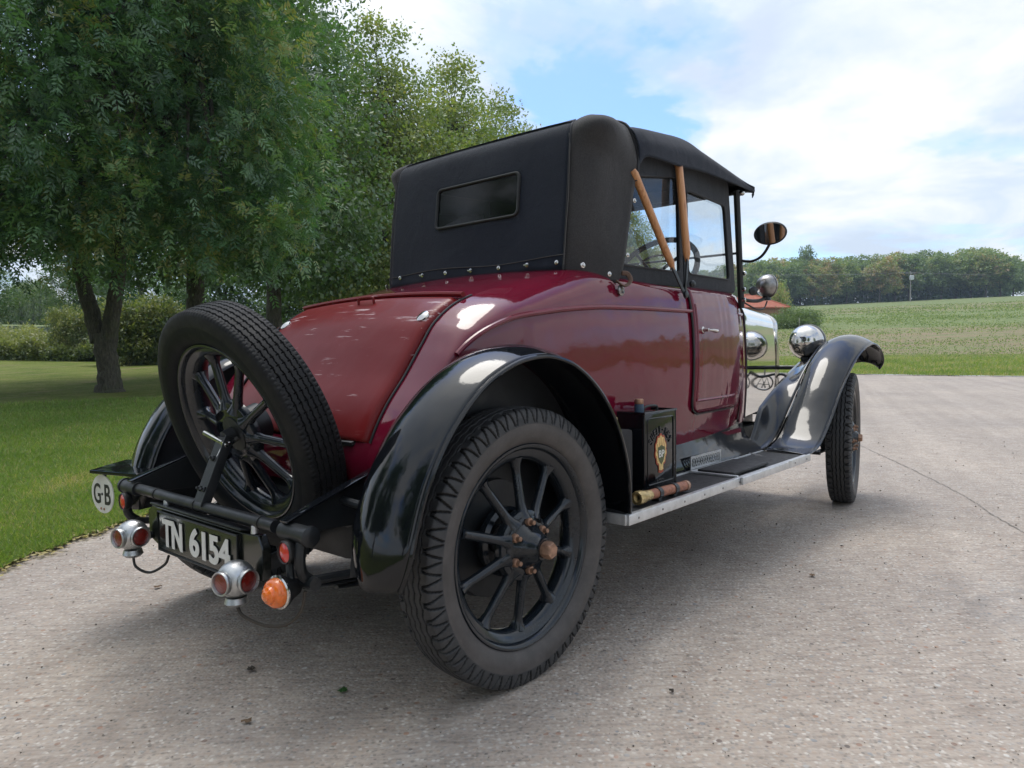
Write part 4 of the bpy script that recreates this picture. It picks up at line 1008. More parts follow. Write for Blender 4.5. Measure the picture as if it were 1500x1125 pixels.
# rear quarters (faded cloth) each side
def quarter(s):
    # front edge from the body up to the bow, rear edge the seam
    front = cat([(.742, .590, 1.178), (.775, .592, 1.235), (.800, .592, 1.32), (.828, .590, 1.42), (.858, .587, 1.52), (.890, .582, 1.61), (.905, .576, 1.665), (.907, .555, 1.74), (.905, .520, 1.803), (.903, .44, 1.836)], 4)
    rear = cat([(.553, .480, 1.222), (.560, .481, 1.285), (.568, .482, 1.37), (.578, .482, 1.46), (.588, .481, 1.55), (.599, .479, 1.64), (.607, .478, 1.690), (.616, .476, 1.730), (.634, .470, 1.758), (.66, .458, 1.774)], 4)
    rows = []
    for i, (f, r) in enumerate(zip(front, rear)):
        t_ = i/(len(front)-1); row = []
        for u in np.linspace(0, 1, 17):
            p = f*(1-u)+r*u; bul = math.sin(math.pi*min(1, u**2.0))**.62 if u < 1 else 0
            k = .030+.066*math.exp(-((t_-.82)/.16)**2)+.005*math.sin(t_*9)*math.sin(u*7)
            w_ = min(1, t_*4+.2)
            p = p+np.array([-.25*k*bul*w_, k*bul*w_, .012*bul*t_**3+(-.028*bul if i == 0 else -.028*bul*max(0, 1-i/3))])
            row.append((p[0], s*p[1], p[2]))
        rows.append(row)
    mb = MB(); mb.grid(rows); q = mb.build('quarter_panel', M_HOODS, hood, angle=70); solid(q, .004, 0)
    mb = MB(); mb.tube([(p[0]+.003, s*(p[1]+.004), p[2]+.004) for p in front[18:]], .006, 6); mb.tube([(p[0]-.002, s*(p[1]+.002), p[2]) for p in rear], .0042, 6)
    mb.build('piping', M_PIPE, hood)
    for (x, y, z, r_) in ((.585, .538, 1.235, .0105), (.686, .583, 1.207, .0095), (.779, .603, 1.282, .0085), (.834, .600, 1.490, .009)):
        mb = MB(); mb.lathe([(0, 0), (r_, 0), (r_*.95, .003), (r_*.55, .004), (r_*.5, .002), (r_*.3, .006), (0, .007)], 14, axisM((x, s*(y+.006), z), (-.25, s, 0))); mb.build('turn_button', M_NICKEL, hood)
    return front, rear
quarter(-1); Lf, Lr = quarter(1)
# top of the rear section between the bow and the rear corner
Lr_ = np.array(Lr); 
def rail_y(z): return float(np.interp(z, Lr_[:, 2], Lr_[:, 1]))
def rail_x(z): return float(np.interp(z, Lr_[:, 2], Lr_[:, 0]))
top = []
A0 = hsec(.905, 1.655, .578, 1.800, .520, 1.848)
for u in np.linspace(0, 1, 12):
    row = []
    for s in np.linspace(-1, 1, 33):
        yf, yr = .50, .468; y = s*lerp(yf, yr, u); e = abs(s)
        zf = 1.846-.022*e**3-.012*e**8; zr = 1.782-.004*e**2-.006*e**12
        row.append((lerp(.904, .645, u), y, lerp(zf, zr, u)+.004*math.sin(math.pi*u)))
    top.append(row)
mb = MB(); mb.grid(top)
o = mb.build('top_panel', M_HOOD, hood, angle=70); solid(o, .004, -1)
# rear curtain with a window opening
wy, wz0, wz1 = .226, 1.448, 1.612; WO = -.034
def rear_x(z, y):
    b = rail_x(z) if z < 1.772 else .655+(z-1.772)*1.2; q = 1-min(1, abs(y)/.5)**2; return b-.010*q+.004*q*math.sin(y*11)*math.sin(z*9)
zb0 = 1.215
ysg = sorted(set([round(v, 4) for v in list(np.linspace(-1, -.57, 10))+[-.555, -.53]+list(np.linspace(-.50, .34, 14))+[.37, .40]+list(np.linspace(.43, 1, 14))]))
mb = MB(); zs = list(np.linspace(1.218, wz0, 10))+list(np.linspace(wz0, wz1, 7))[1:]+list(np.linspace(wz1, 1.785, 14))[1:]
V = []; F = []; m_ = len(ysg)
for z in zs:
    for s in ysg:
        hw = rail_y(z)+.003; y = s*hw
        zz_ = z
        V.append((rear_x(z, y), y, zz_))
for i in range(len(zs)-1):
    for j in range(m_-1):
        yc = .5*(V[i*m_+j][1]+V[i*m_+j+1][1]); zc = .5*(zs[i]+zs[i+1])
        if abs(yc-WO) < wy and wz0 < zc < wz1: continue
        F.append((i*m_+j, i*m_+j+1, (i+1)*m_+j+1, (i+1)*m_+j))
mb.add(V, F); rc_ = mb.build('rear_curtain', M_HOOD, hood, angle=70); solid(rc_, .003, 0)
def rrect(hw, z0, z1, r, x_fn, n=6, grow=0.0, off=0.0):
    P = []; hw += grow; z0 -= grow; z1 += grow
    for cy, cz, a0 in ((hw-r, z1-r, 0), (-hw+r, z1-r, 90), (-hw+r, z0+r, 180), (hw-r, z0+r, 270)):
        for k in range(n+1):
            a = R(a0+90*k/n); P.append((cy+r*math.cos(a), cz+r*math.sin(a)))
    return [(x_fn(z, y+off), y+off, z) for y, z in P]
fro = rrect(wy, wz0, wz1, .022, lambda z, y: rear_x(z, y)-.006, off=WO)
mb = MB(); mb.tube(fro+fro[:2], .0065, 8, cap=False); rw = mb.build('window_frame', M_INK, hood)
inn = rrect(wy-.002, wz0+.002, wz1-.002, .022, lambda z, y: rear_x(z, y)-.003, grow=.004, off=WO)
mb = MB(); mb.add(inn, [tuple(range(len(inn)))]); mb.build('rear_window', M_RGLASS, hood, smooth=False)
mb = MB(); mb.tube([(rear_x(1.272, y)-.003, y, 1.272+.006*math.sin(y*9)) for y in np.linspace(-.49, .49, 30)], .0016, 5)
for s in (-1, 1): mb.tube([(rear_x(z, .49)-.004, s*(interp(z, [1.228, 1.5, 1.68, 1.73], [.497, .503, .495, .482])-.012), z) for z in np.linspace(1.24, 1.72, 20)], .0016, 5)
mb.build('stitching', simple('thread', (.09, .085, .08), .8), hood)
for k, y in enumerate((.41, .258, .112, -.029, -.176, -.32, -.455)):
    mb = MB(); x = rear_x(1.25, y)-.004; z = 1.262-.012*(k/6)
    mb.lathe([(0, 0), (.0088, 0), (.0083, .0025), (.005, .0035), (.004, .003), (.0035, .008), (0, .009)], 14, axisM((x, y, z), (-1, 0, .05)))
    if k in (1, 3, 5): mb.box((x-.008, y, z), (.006, .020, .007), bev=.002)
    mb.build('turn_button', M_NICKEL, hood)
# strap at the lower front corner of each quarter
for s in (-1, 1):
    mb = MB(); mb.tube(cat([(.715, s*.60, 1.185), (.735, s*.622, 1.165), (.77, s*.628, 1.185), (.775, s*.612, 1.212), (.755, s*.60, 1.215)], 5), .009, 8, flat=.5); mb.build('strap', simple('brown_strap', (.10, .055, .035), .7), hood)
    mb = MB(); mb.lathe([(0, 0), (.02, 0), (.02, .006), (.012, .009), (.009, .005), (0, .012)], 18, axisM((.735, s*.605, 1.150), (0, s, 0))); mb.build('strap_stud', M_STEEL, hood)

# ---- side screens
def screen(s, pane, outer, name, yb):
    """pane / outer: quadrilateral-ish outlines (x,z) with the same count"""
    y = lambda x, z: s*(interp(x, [.75, 1.3, 1.6, 1.9], [.560, .566, .558, .540])-.012*(z-1.2)/.5)
    n = len(pane); Y0 = .006; V = []; F = []
    for (x, z) in outer: V.append((x, y(x, z), z))
    for (x, z) in pane: V.append((x, y(x, z)+s*.004, z))
    for i in range(n): F.append((i, (i+1) % n, n+(i+1) % n, n+i))
    mb = MB(); mb.add(V, F); o = mb.build(name, M_SCREEN, car, smooth=False); solid(o, .014, 0)
    bv = o.modifiers.new('bevel', 'BEVEL'); bv.width = .003; bv.segments = 2
    mb = MB(); mb.add([(x, y(x, z), z) for x, z in pane], [tuple(range(n))]); mb.build('pane', M_GLASS, o, smooth=False)
    mb = MB(); mb.tube([(x, y(x, z)+s*.010, z) for x, z in pane+pane[:1]], .0045, 6); mb.build('pane_bead', M_PIPE, o)
    return o
def rquad(c, r=.025, n=4):
    """quadrilateral with rounded corners, constant point count"""
    out = []
    for i in range(4):
        p = np.array(c[i]); a = np.array(c[i-1])-p; b = np.array(c[(i+1) % 4])-p; a = a/np.linalg.norm(a)*r; b = b/np.linalg.norm(b)*r
        for k in range(n+1):
            t = k/n; out.append(tuple(p+a*(1-t)**2+b*t*t))
    return out
for s in (-1, 1):
    screen(s, rquad([(1.325, 1.615), (1.325, 1.255), (1.775, 1.258), (1.735, 1.607)], .03), rquad([(1.292, 1.73), (1.292, 1.196), (1.862, 1.200), (1.800, 1.73)], .03), 'front_side_screen', 0)
    screen(s, rquad([(.885, 1.60), (.80, 1.252), (1.245, 1.255), (1.250, 1.655)], .02), rquad([(.86, 1.70), (.765, 1.19), (1.285, 1.194), (1.285, 1.725)], .02), 'rear_side_screen', 0)
# wooden hood sticks with their irons
for s in (-1, 1):
    mb = MB(); piv = (1.205, s*.618, 1.158)
    mb.tube([(.868, s*.578, 1.612), (.876, s*.583, 1.600), (1.07, s*.611, 1.315), (1.095, s*.617, 1.278), (1.113, s*.617, 1.252)], [.014, .0158, .0158, .0145, .006], 12); w1 = mb.build('hood_stick', M_WOOD, car)
    mb = MB(); mb.box((1.157, s*.620, 1.205), (.018, .006, .165), rot=(0, R(-44 if True else 0), 0), bev=.002); mb.lathe([(0, 0), (.014, 0), (.014, .012), (0, .014)], 14, axisM(piv, (0, s, 0))); mb.build('hood_iron', M_CHASSIS, w1)
    mb = MB(); mb.tube([(1.231, s*.575, 1.725), (1.229, s*.583, 1.68), (1.228, s*.592, 1.60), (1.234, s*.612, 1.35), (1.236, s*.613, 1.325), (1.236, s*.613, 1.295)], [.0160, .0165, .0165, .0165, .015, .006], 12); w2 = mb.build('hood_stick', M_WOOD, car)
    mb = MB(); mb.box((1.225, s*.617, 1.235), (.016, .006, .15), rot=(0, R(8), 0), bev=.002); mb.lathe([(0, 0), (.013, .0), (.015, .01), (.008, .02), (0, .021)], 14, axisM((1.262, s*.617, 1.205), (0, s, 0))); mb.build('hood_iron', M_CHASSIS, w2)
# windscreen
ws = MB(); b0, b1 = (1.925, 1.16), (1.868, 1.700)
for s in (-1, 1): ws.tube([(b0[0], s*.552, b0[1]-.03), (b1[0], s*.552, b1[1])], .0155, 10)
ws.tube([(b1[0], -.55, b1[1]-.01), (b1[0], .55, b1[1]-.01)], .012, 10); ws.tube([(1.90, -.55, 1.40), (1.90, .55, 1.40)], .006, 8)
wo_ = ws.build('windscreen_frame', M_INK, car)
mb = MB(); mb.add([(b0[0], -.54, 1.215), (b0[0], .54, 1.215), (b1[0], .54, b1[1]-.02), (b1[0], -.54, b1[1]-.02)], [(0, 1, 2, 3)]); mb.build('windscreen_glass', M_GLASS, wo_, smooth=False)
mb = MB()
mb.lathe([(0, 0), (.012, 0), (.012, .02), (.006, .03), (0, .03)], 12, axisM((1.875, -.56, 1.683), (0, -1, 0)))
for z in (1.30, 1.22, 1.17): mb.lathe([(0, 0), (.011, 0), (.011, .016), (0, .018)], 12, axisM((1.915+.0, -.562, z), (0, -1, 0)))
mb.build('screen_bracket', M_NICKEL, wo_)
# mirror on a curved arm
mc = Vector((1.80, -.745, 1.462)); toc = Vector((-1, -.02, -.05)).normalized()
mm = axisM(mc, (-.99, -.055, -.075)) @ Matrix.Diagonal((1.0, 1.0, 1, 1))
def oval(rx, ry, n=40): return [(rx*math.cos(2*math.pi*k/n), ry*math.sin(2*math.pi*k/n)) for k in range(n)]
mb = MB(); V = [mm @ Vector((x, y, .006)) for x, y in oval(.070, .0465)]+[mm @ Vector((x, y, .0)) for x, y in oval(.077, .053)]+[mm @ Vector((x, y, -.014)) for x, y in oval(.060, .04)]+[mm @ Vector((0, 0, -.026))]
n = 40; F = [(n+i, n+(i+1) % n, (i+1) % n, i) for i in range(n)]+[(2*n+i, 2*n+(i+1) % n, n+(i+1) % n, n+i) for i in range(n)]+[(3*n, 2*n+(i+1) % n, 2*n+i) for i in range(n)]
mb.add(V, F); mi = mb.build('mirror', M_CHASSIS, car, angle=50)
mb = MB(); mb.add([mm @ Vector((x, y, .0045)) for x, y in oval(.0705, .047)], [tuple(range(n))]); mb.build('mirror_glass', M_MIRROR, mi, smooth=False)
mb = MB(); mb.tube(cat([(1.905, -.560, 1.362), (1.885, -.62, 1.352), (1.850, -.685, 1.368), (1.82, -.735, 1.418), mm @ Vector((0, 0, -.018))], 6), .0065, 8); mb.build('mirror_arm', M_INK, mi)

# ---- lamps at the front
def lampball(c, r, d, name, mat_, parent, depth=1.15):
    M_ = axisM(c, d)
    prof = [(0, -r*depth)]+[(r*math.cos(a), -r*depth*math.sin(a)) for a in np.linspace(1.45, 0, 16)]+[(r*1.04, .002), (r*1.04, r*.16), (r*.98, r*.2), (r*.9, r*.17)]
    mb = MB(); mb.lathe(prof, 40, M_); o = mb.build(name, mat_, parent, angle=40)
    mb = MB(); mb.lathe([(0, r*.30), (r*.5, r*.25), (r*.93, r*.16)], 32, M_); mb.build('lamp_glass', M_GLASS, o)
    mb = MB(); mb.lathe([(r*1.0, .0), (r*1.055, .002), (r*1.055, r*.10), (r*1.0, r*.12)], 40, M_, closed=True); mb.build('lamp_rim', M_STEEL, o); return o
for s in (-1, 1):
    h = lampball((3.13, s*.462, .965), .108, (1, 0, -.02), 'headlamp', M_NICKEL, car, 1.0)
    mb = MB(); mb.tube([(3.10, s*.462, .865), (3.09, s*.462, .80)], [.03, .018], 12); mb.build('lamp_stem', M_CHASSIS, h)
mb = MB(); mb.tube([(3.09, -.62, .805), (3.09, .62, .805)], .014, 10)
for s in (-1, 1): mb.tube(cat([(3.09, s*.45, .80), (3.09, s*.40, .74), (3.09, s*.30, .76), (3.09, s*.20, .70)], 6), .008, 8)
lb = mb.build('lamp_bar', M_CHASSIS, car)
# round badge carried on the bar: ring with two crossing letter A forms
for s, c in ((-1, M_STEEL), (1, M_STEEL)):
    mb = MB(); cy_, cz_ = s*.375, .70
    mb.tube([(3.10, cy_+.05*math.cos(2*math.pi*k/28), cz_+.05*math.sin(2*math.pi*k/28)) for k in range(29)], .0055, 8, cap=False)
    for o_ in (-.014, .014): mb.tube([(3.10, cy_+o_-.024, cz_-.036), (3.10, cy_+o_, cz_+.036), (3.10, cy_+o_+.024, cz_-.036)], .004, 6); mb.tube([(3.10, cy_+o_-.015, cz_-.01), (3.10, cy_+o_+.015, cz_-.01)], .003, 6)
    mb.tube([(3.10, cy_, cz_+.05), (3.10, cy_, cz_+.10)], .005, 6); mb.build('badge', c, lb)
sp = lampball((2.13, -.602, 1.248), .058, (.9, -.35, .0), 'spot_lamp', M_STEEL, car, 1.0)
mb = MB(); mb.tube(cat([(1.925, -.555, 1.175), (1.99, -.575, 1.168), (2.06, -.59, 1.172), (2.12, -.60, 1.19)], 6), .009, 8); mb.tube(cat([(1.93, -.56, 1.16), (2.0, -.60, 1.125), (2.08, -.605, 1.135), (2.13, -.60, 1.17)], 6), .004, 6)
mb.lathe([(0, 0), (.022, 0), (.022, .012), (0, .02)], 16, axisM((1.97, -.59, 1.215), (-.6, -.8, 0))); mb.lathe([(0, 0), (.022, 0), (.018, .03), (.01, .05), (0, .05)], 14, axisM((2.125, -.60, 1.175), (0, 0, 1)))
mb.build('lamp_bracket', M_CHASSIS, sp)

# ---- wings
def wing(name, secs_, mat_, s, thick=.004, lip=True):
    """secs_: list of section rows for the right side (y negative)"""
    rows = [[(p[0], p[1]*-s, p[2]) for p in r] for r in secs_]
    mb = MB(); mb.grid(rows); o = mb.build(name, mat_, car, angle=60); solid(o, thick, 0)
    e = [r[-1] for r in rows]
    mb = MB(); mb.tube(e, .0065, 8); mb.build('rolled_edge', mat_, o); return o
def dome(a, b, n, rise, drop, ni=12):
    """section from inner point a to outer point b, bulging along unit n, with a turned-down outer lip"""
    row = []
    for k in range(ni+1):
        t = k/ni; h = rise*(1-(2*t-.92)**2/1.08) if t > .46 else rise*(1-(1-t/.46)**2.2*1.0)
        p = a+(b-a)*t+n*(max(h, -drop)); row.append(tuple(p))
    return row
def rear_wing_secs():
    out = []
    # polar profile round the wheel: angle, outer radius
    cz_ = .42
    keys = [(-26, .545, .53), (-10, .500, .505), (1, .492, .494), (16, .480, .484), (32, .478, .478), (48, .482, .480), (64, .492, .490), (78, .498, .498), (92, .500, .502), (105, .494, .500), (118, .480, .490), (135, .462, .478), (152, .448, .465), (168, .438, .455), (180, .430, .446), (188, .430, .442)]
    # angles run from the back (0 = straight back) over the top to the front (180)
    A = [k[0] for k in keys]
    for a in np.linspace(-3.5, 184, 86):
        ro = float(np.interp(a, A, [k[1] for k in keys])); ri = float(np.interp(a, A, [k[2] for k in keys])); th = R(a)
        n = np.array([-math.cos(th), 0, math.sin(th)])
        O = np.array([0, -.83, cz_])+n*ro; I = np.array([0, -.612, cz_])+n*ri
        # the tail of the wing narrows towards its tip
        tip = max(0, (10-a)/14); I[1] -= .05*tip**2; O[1] += .035*tip**2
        row = dome(I, O, n, .030, .03, 14)
        out.append([np.array(p) for p in row])
    return out
RW = rear_wing_secs()
RWL = [[np.array((p[0]*.965, p[1]*.945, p[2])) for p in r] for r in RW]
for s in (-1, 1): wing('rear_wing', RW if s < 0 else RWL, M_BLACK, s)
# inner wheel-arch panels
for s in (-1, 1):
    mb = MB(); rows = [[(lerp(p[0][0], 0.02, u), .618*s, lerp(p[0][2], .42, u)) for p in RW] for u in (0, .3, .6, .9)]
    mb.grid(rows); mb.build('arch_panel', M_CHASSIS, car, angle=60)
def front_wing_secs():
    xo = [2.03, 2.12, 2.245, 2.411, 2.58, 2.80, 3.00, 3.20, 3.36, 3.45, 3.485]
    zo = [.408, .412, .445, .556, .699, .838, .918, .950, .915, .845, .79]
    xi = [2.05, 2.14, 2.27, 2.42, 2.57, 2.74, 2.95, 3.18, 3.37, 3.47, 3.50]
    zi = [.412, .420, .465, .575, .694, .835, .935, .972, .945, .870, .82]
    O = cat([np.array([a, -.83, b]) for a, b in zip(xo, zo)], 8); I = cat([np.array([a, -.605, b]) for a, b in zip(xi, zi)], 8)
    out = []; m = len(O)
    for k in range(m):
        a, b = O[max(k-1, 0)], O[min(k+1, m-1)]; t = b-a; n = np.array([-t[2], 0, t[0]]); n /= np.linalg.norm(n)
        u = k/(m-1); rise = .006+.036*min(1, max(0, (u-.12)/.3)); o_ = O[k].copy(); i_ = I[k].copy()
        if u > .85: o_[1] += .035*((u-.85)/.15)**2; i_[1] -= .03*((u-.85)/.15)**2
        out.append([np.array(p) for p in dome(i_, o_, n, rise, .03, 14)])
    return out, I
FW, FI = front_wing_secs()
for s in (-1, 1):
    fw = wing('front_wing', FW, M_BLACK, s)
    # valance sheet from the wing crown down to the chassis
    inner = cat([(2.00, -.545, .425), (2.10, -.535, .50), (2.21, -.52, .60), (2.31, -.505, .635), (2.5, -.49, .70), (2.75, -.475, .775), (3.0, -.46, .84), (3.2, -.45, .87)], 7)
    fi = FI[:len(FI)-16]; ts = np.linspace(0, 1, len(inner)); fi2 = [np.array([np.interp(t, np.linspace(0, 1, len(fi)), [q[c] for q in fi]) for c in range(3)]) for t in ts]
    rows = []
    for a, b in zip(fi2, inner):
        a = a+np.array([0, .004, .004])
        rows.append([(lerp(a[0], b[0], u), lerp(a[1], b[1], u)*-s, lerp(a[2], b[2], u)-.030*math.sin(math.pi*u)) for u in np.linspace(0, 1, 8)])
    mb = MB(); mb.grid(rows); o = mb.build('wing_valance', M_BLACK, fw, angle=60); solid(o, .004, 0)

# ---- running boards
for s in (-1, 1):
    Y = lambda y: y*-s
    mb = MB(); mb.box((1.235, s*.718, .398), (1.66, .205, .018), bev=.002); rbd = mb.build('running_board', M_RUB, car)
    mb = MB(); mb.box((1.235, s*.832, .393), (1.664, .022, .034), bev=.003); mb.box((1.235, s*.611, .408), (1.66, .012, .008), bev=.002)
    mb.box((.402, s*.725, .393), (.012, .215, .034), bev=.002); mb.box((2.07, s*.725, .404), (.014, .20, .012), bev=.002)
    mb.build('edge_trim', M_ALU, rbd)
    mb = MB()
    for k in range(11): mb.lathe([(0, 0), (.0045, 0), (.003, .002), (0, .0025)], 8, axisM((.46+k*.155, s*.8435, .393), (0, s, 0)))
    mb.build('trim_screw', M_STEEL, rbd)
    # step mat with its aluminium surround, and the pierced kick plate behind it
    mb = MB(); mb.box((1.44, s*.728, .418), (.36, .165, .014), bev=.006); mb.build('step_mat', M_RUB, rbd)
    mb = MB(); mb.box((1.245, s*.725, .412), (.016, .215, .010), bev=.003); mb.box((1.49, s*.850, .397), (.50, .012, .030), bev=.003); mb.build('step_trim', M_ALU, rbd)
    mb = MB(); x0, x1 = 1.255, 1.545; z0, z1 = .418, .474; yk = s*.618
    mb.box(((x0+x1)/2, yk, z0+.005), (x1-x0, .003, .010)); mb.box(((x0+x1)/2, yk, z1-.005), (x1-x0, .003, .010)); mb.box((x0+.006, yk, (z0+z1)/2), (.012, .003, z1-z0-.02)); mb.box((x1-.006, yk, (z0+z1)/2), (.012, .003, z1-z0-.02))
    nk = 11
    for k in range(nk):
        xc = x0+.018+(x1-x0-.036)*(k+.5)/nk
        for q in (-1, 1): mb.box((xc, yk, (z0+z1)/2), (.0045, .0025, .042), rot=(0, q*R(28), 0))
    mb.box(((x0+x1)/2, s*.632, .414), (x1-x0, .03, .003)); mb.build('kick_plate', M_ALU, rbd)
    # valance between the board and the body
    mb = MB(); rows = []
    for x in np.linspace(.42, 2.05, 16):
        zt_ = interp(x, [.42, 1.0, 2.05], [.55, .545, .57]); yt = interp(x, [.42, 1.3, 1.93, 2.05], [.563, .572, .515, .50])
        rows.append([(x, s*yt, zt_), (x, s*(yt+.008), zt_-.04), (x, s*(yt+.022), zt_-.085), (x, s*.602, .425), (x, s*.606, .400)])
    mb.grid(rows); mb.build('splash_valance', M_BLACK, car, angle=50)
mb = MB()
for s in (-1, 1):
    for x in (.7, 1.3, 1.9): mb.tube([(x, s*.38, .44), (x, s*.62, .40), (x, s*.80, .378)], .014, 8)
mb.build('board_bracket', M_CHASSIS, car)
# ---- chassis
mb = MB()
for s in (-1, 1):
    mb.box((1.45, s*.37, .44), (3.1, .05, .11), bev=.006); mb.tube(cat([(2.9, s*.37, .44), (3.2, s*.37, .42), (3.45, s*.37, .36), (3.55, s*.37, .30)], 5), .028, 8)
    mb.tube(cat([(-.02, s*.40, .47), (-.2, s*.40, .50), (-.35, s*.40, .48)], 5), .03, 8)
for x in (.5, 1.2, 1.9, 2.8): mb.box((x, 0, .43), (.06, .72, .09), bev=.005)
ch = mb.build('chassis_frame', M_CHASSIS, car)
for s in (-1, 1):
    mb = MB()
    for k in range(5):
        L = .62-k*.10; mb.tube([(x, s*.45, .33-k*.012-.10*(1-(x/.62)**2)*.6+.04) for x in np.linspace(-L, L, 12)], .012, 6, flat=.45)
    mb.build('rear_spring', M_CHASSIS, ch)
for s in (-1, 1):
    mb = MB()
    for k in range(4):
        L = .46-k*.08; mb.tube([(3.04+x, s*.37, .31-k*.012-.03*(1-(x/.46)**2)) for x in np.linspace(-L, L, 12)], .011, 6, flat=.45)
    mb.build('front_spring', M_CHASSIS, ch)
mb = MB(); mb.tube([(0, -.66, RAD), (0, .66, RAD)], .04, 14); mb.lathe([(0, -.12), (.08, -.11), (.14, -.05), (.15, 0), (.14, .05), (.08, .11), (0, .12)], 24, axisM((0, 0, RAD), (1, 0, 0)))
for s in (-1, 1): mb.lathe([(0, 0), (.17, 0), (.175, .02), (.17, .06), (0, .06)], 32, axisM((0, s*.58, RAD), (0, s, 0)))
mb.build('rear_axle', M_CHASSIS, ch)
mb = MB(); mb.tube([(3.04, -.60, .36), (3.04, -.4, .31), (3.04, .4, .31), (3.04, .60, .36)], .028, 10); mb.tube([(2.90, -.62, .30), (2.90, .62, .30)], .013, 8)
for s in (-1, 1): mb.lathe([(0, 0), (.10, 0), (.10, .05), (.06, .08), (0, .08)], 24, axisM((3.04, s*.60, RAD), (0, s, 0))); mb.tube([(3.04, s*.615, .47), (3.04, s*.615, .29)], .022, 10); mb.tube([(3.04, s*.615, .31), (2.90, s*.60, .30)], .014, 8)
mb.build('front_axle', M_CHASSIS, ch)
mb = MB(); mb.box((-.12, 0, .42), (.34, .70, .20), bev=.05); mb.build('fuel_tank', M_CHASSIS, car)
mb = MB(); mb.tube([(1.6, .2, .34), (.6, .22, .33), (.1, .24, .30), (-.45, .26, .30)], .022, 10); mb.box((1.0, .22, .33), (.6, .14, .12), bev=.04); mb.build('exhaust', M_CHASSIS, car)
mb = MB(); mb.box((2.5, 0, .52), (.9, .40, .3), bev=.05); mb.box((1.7, 0, .47), (.7, .26, .2), bev=.04); mb.build('engine', M_CHASSIS, car)

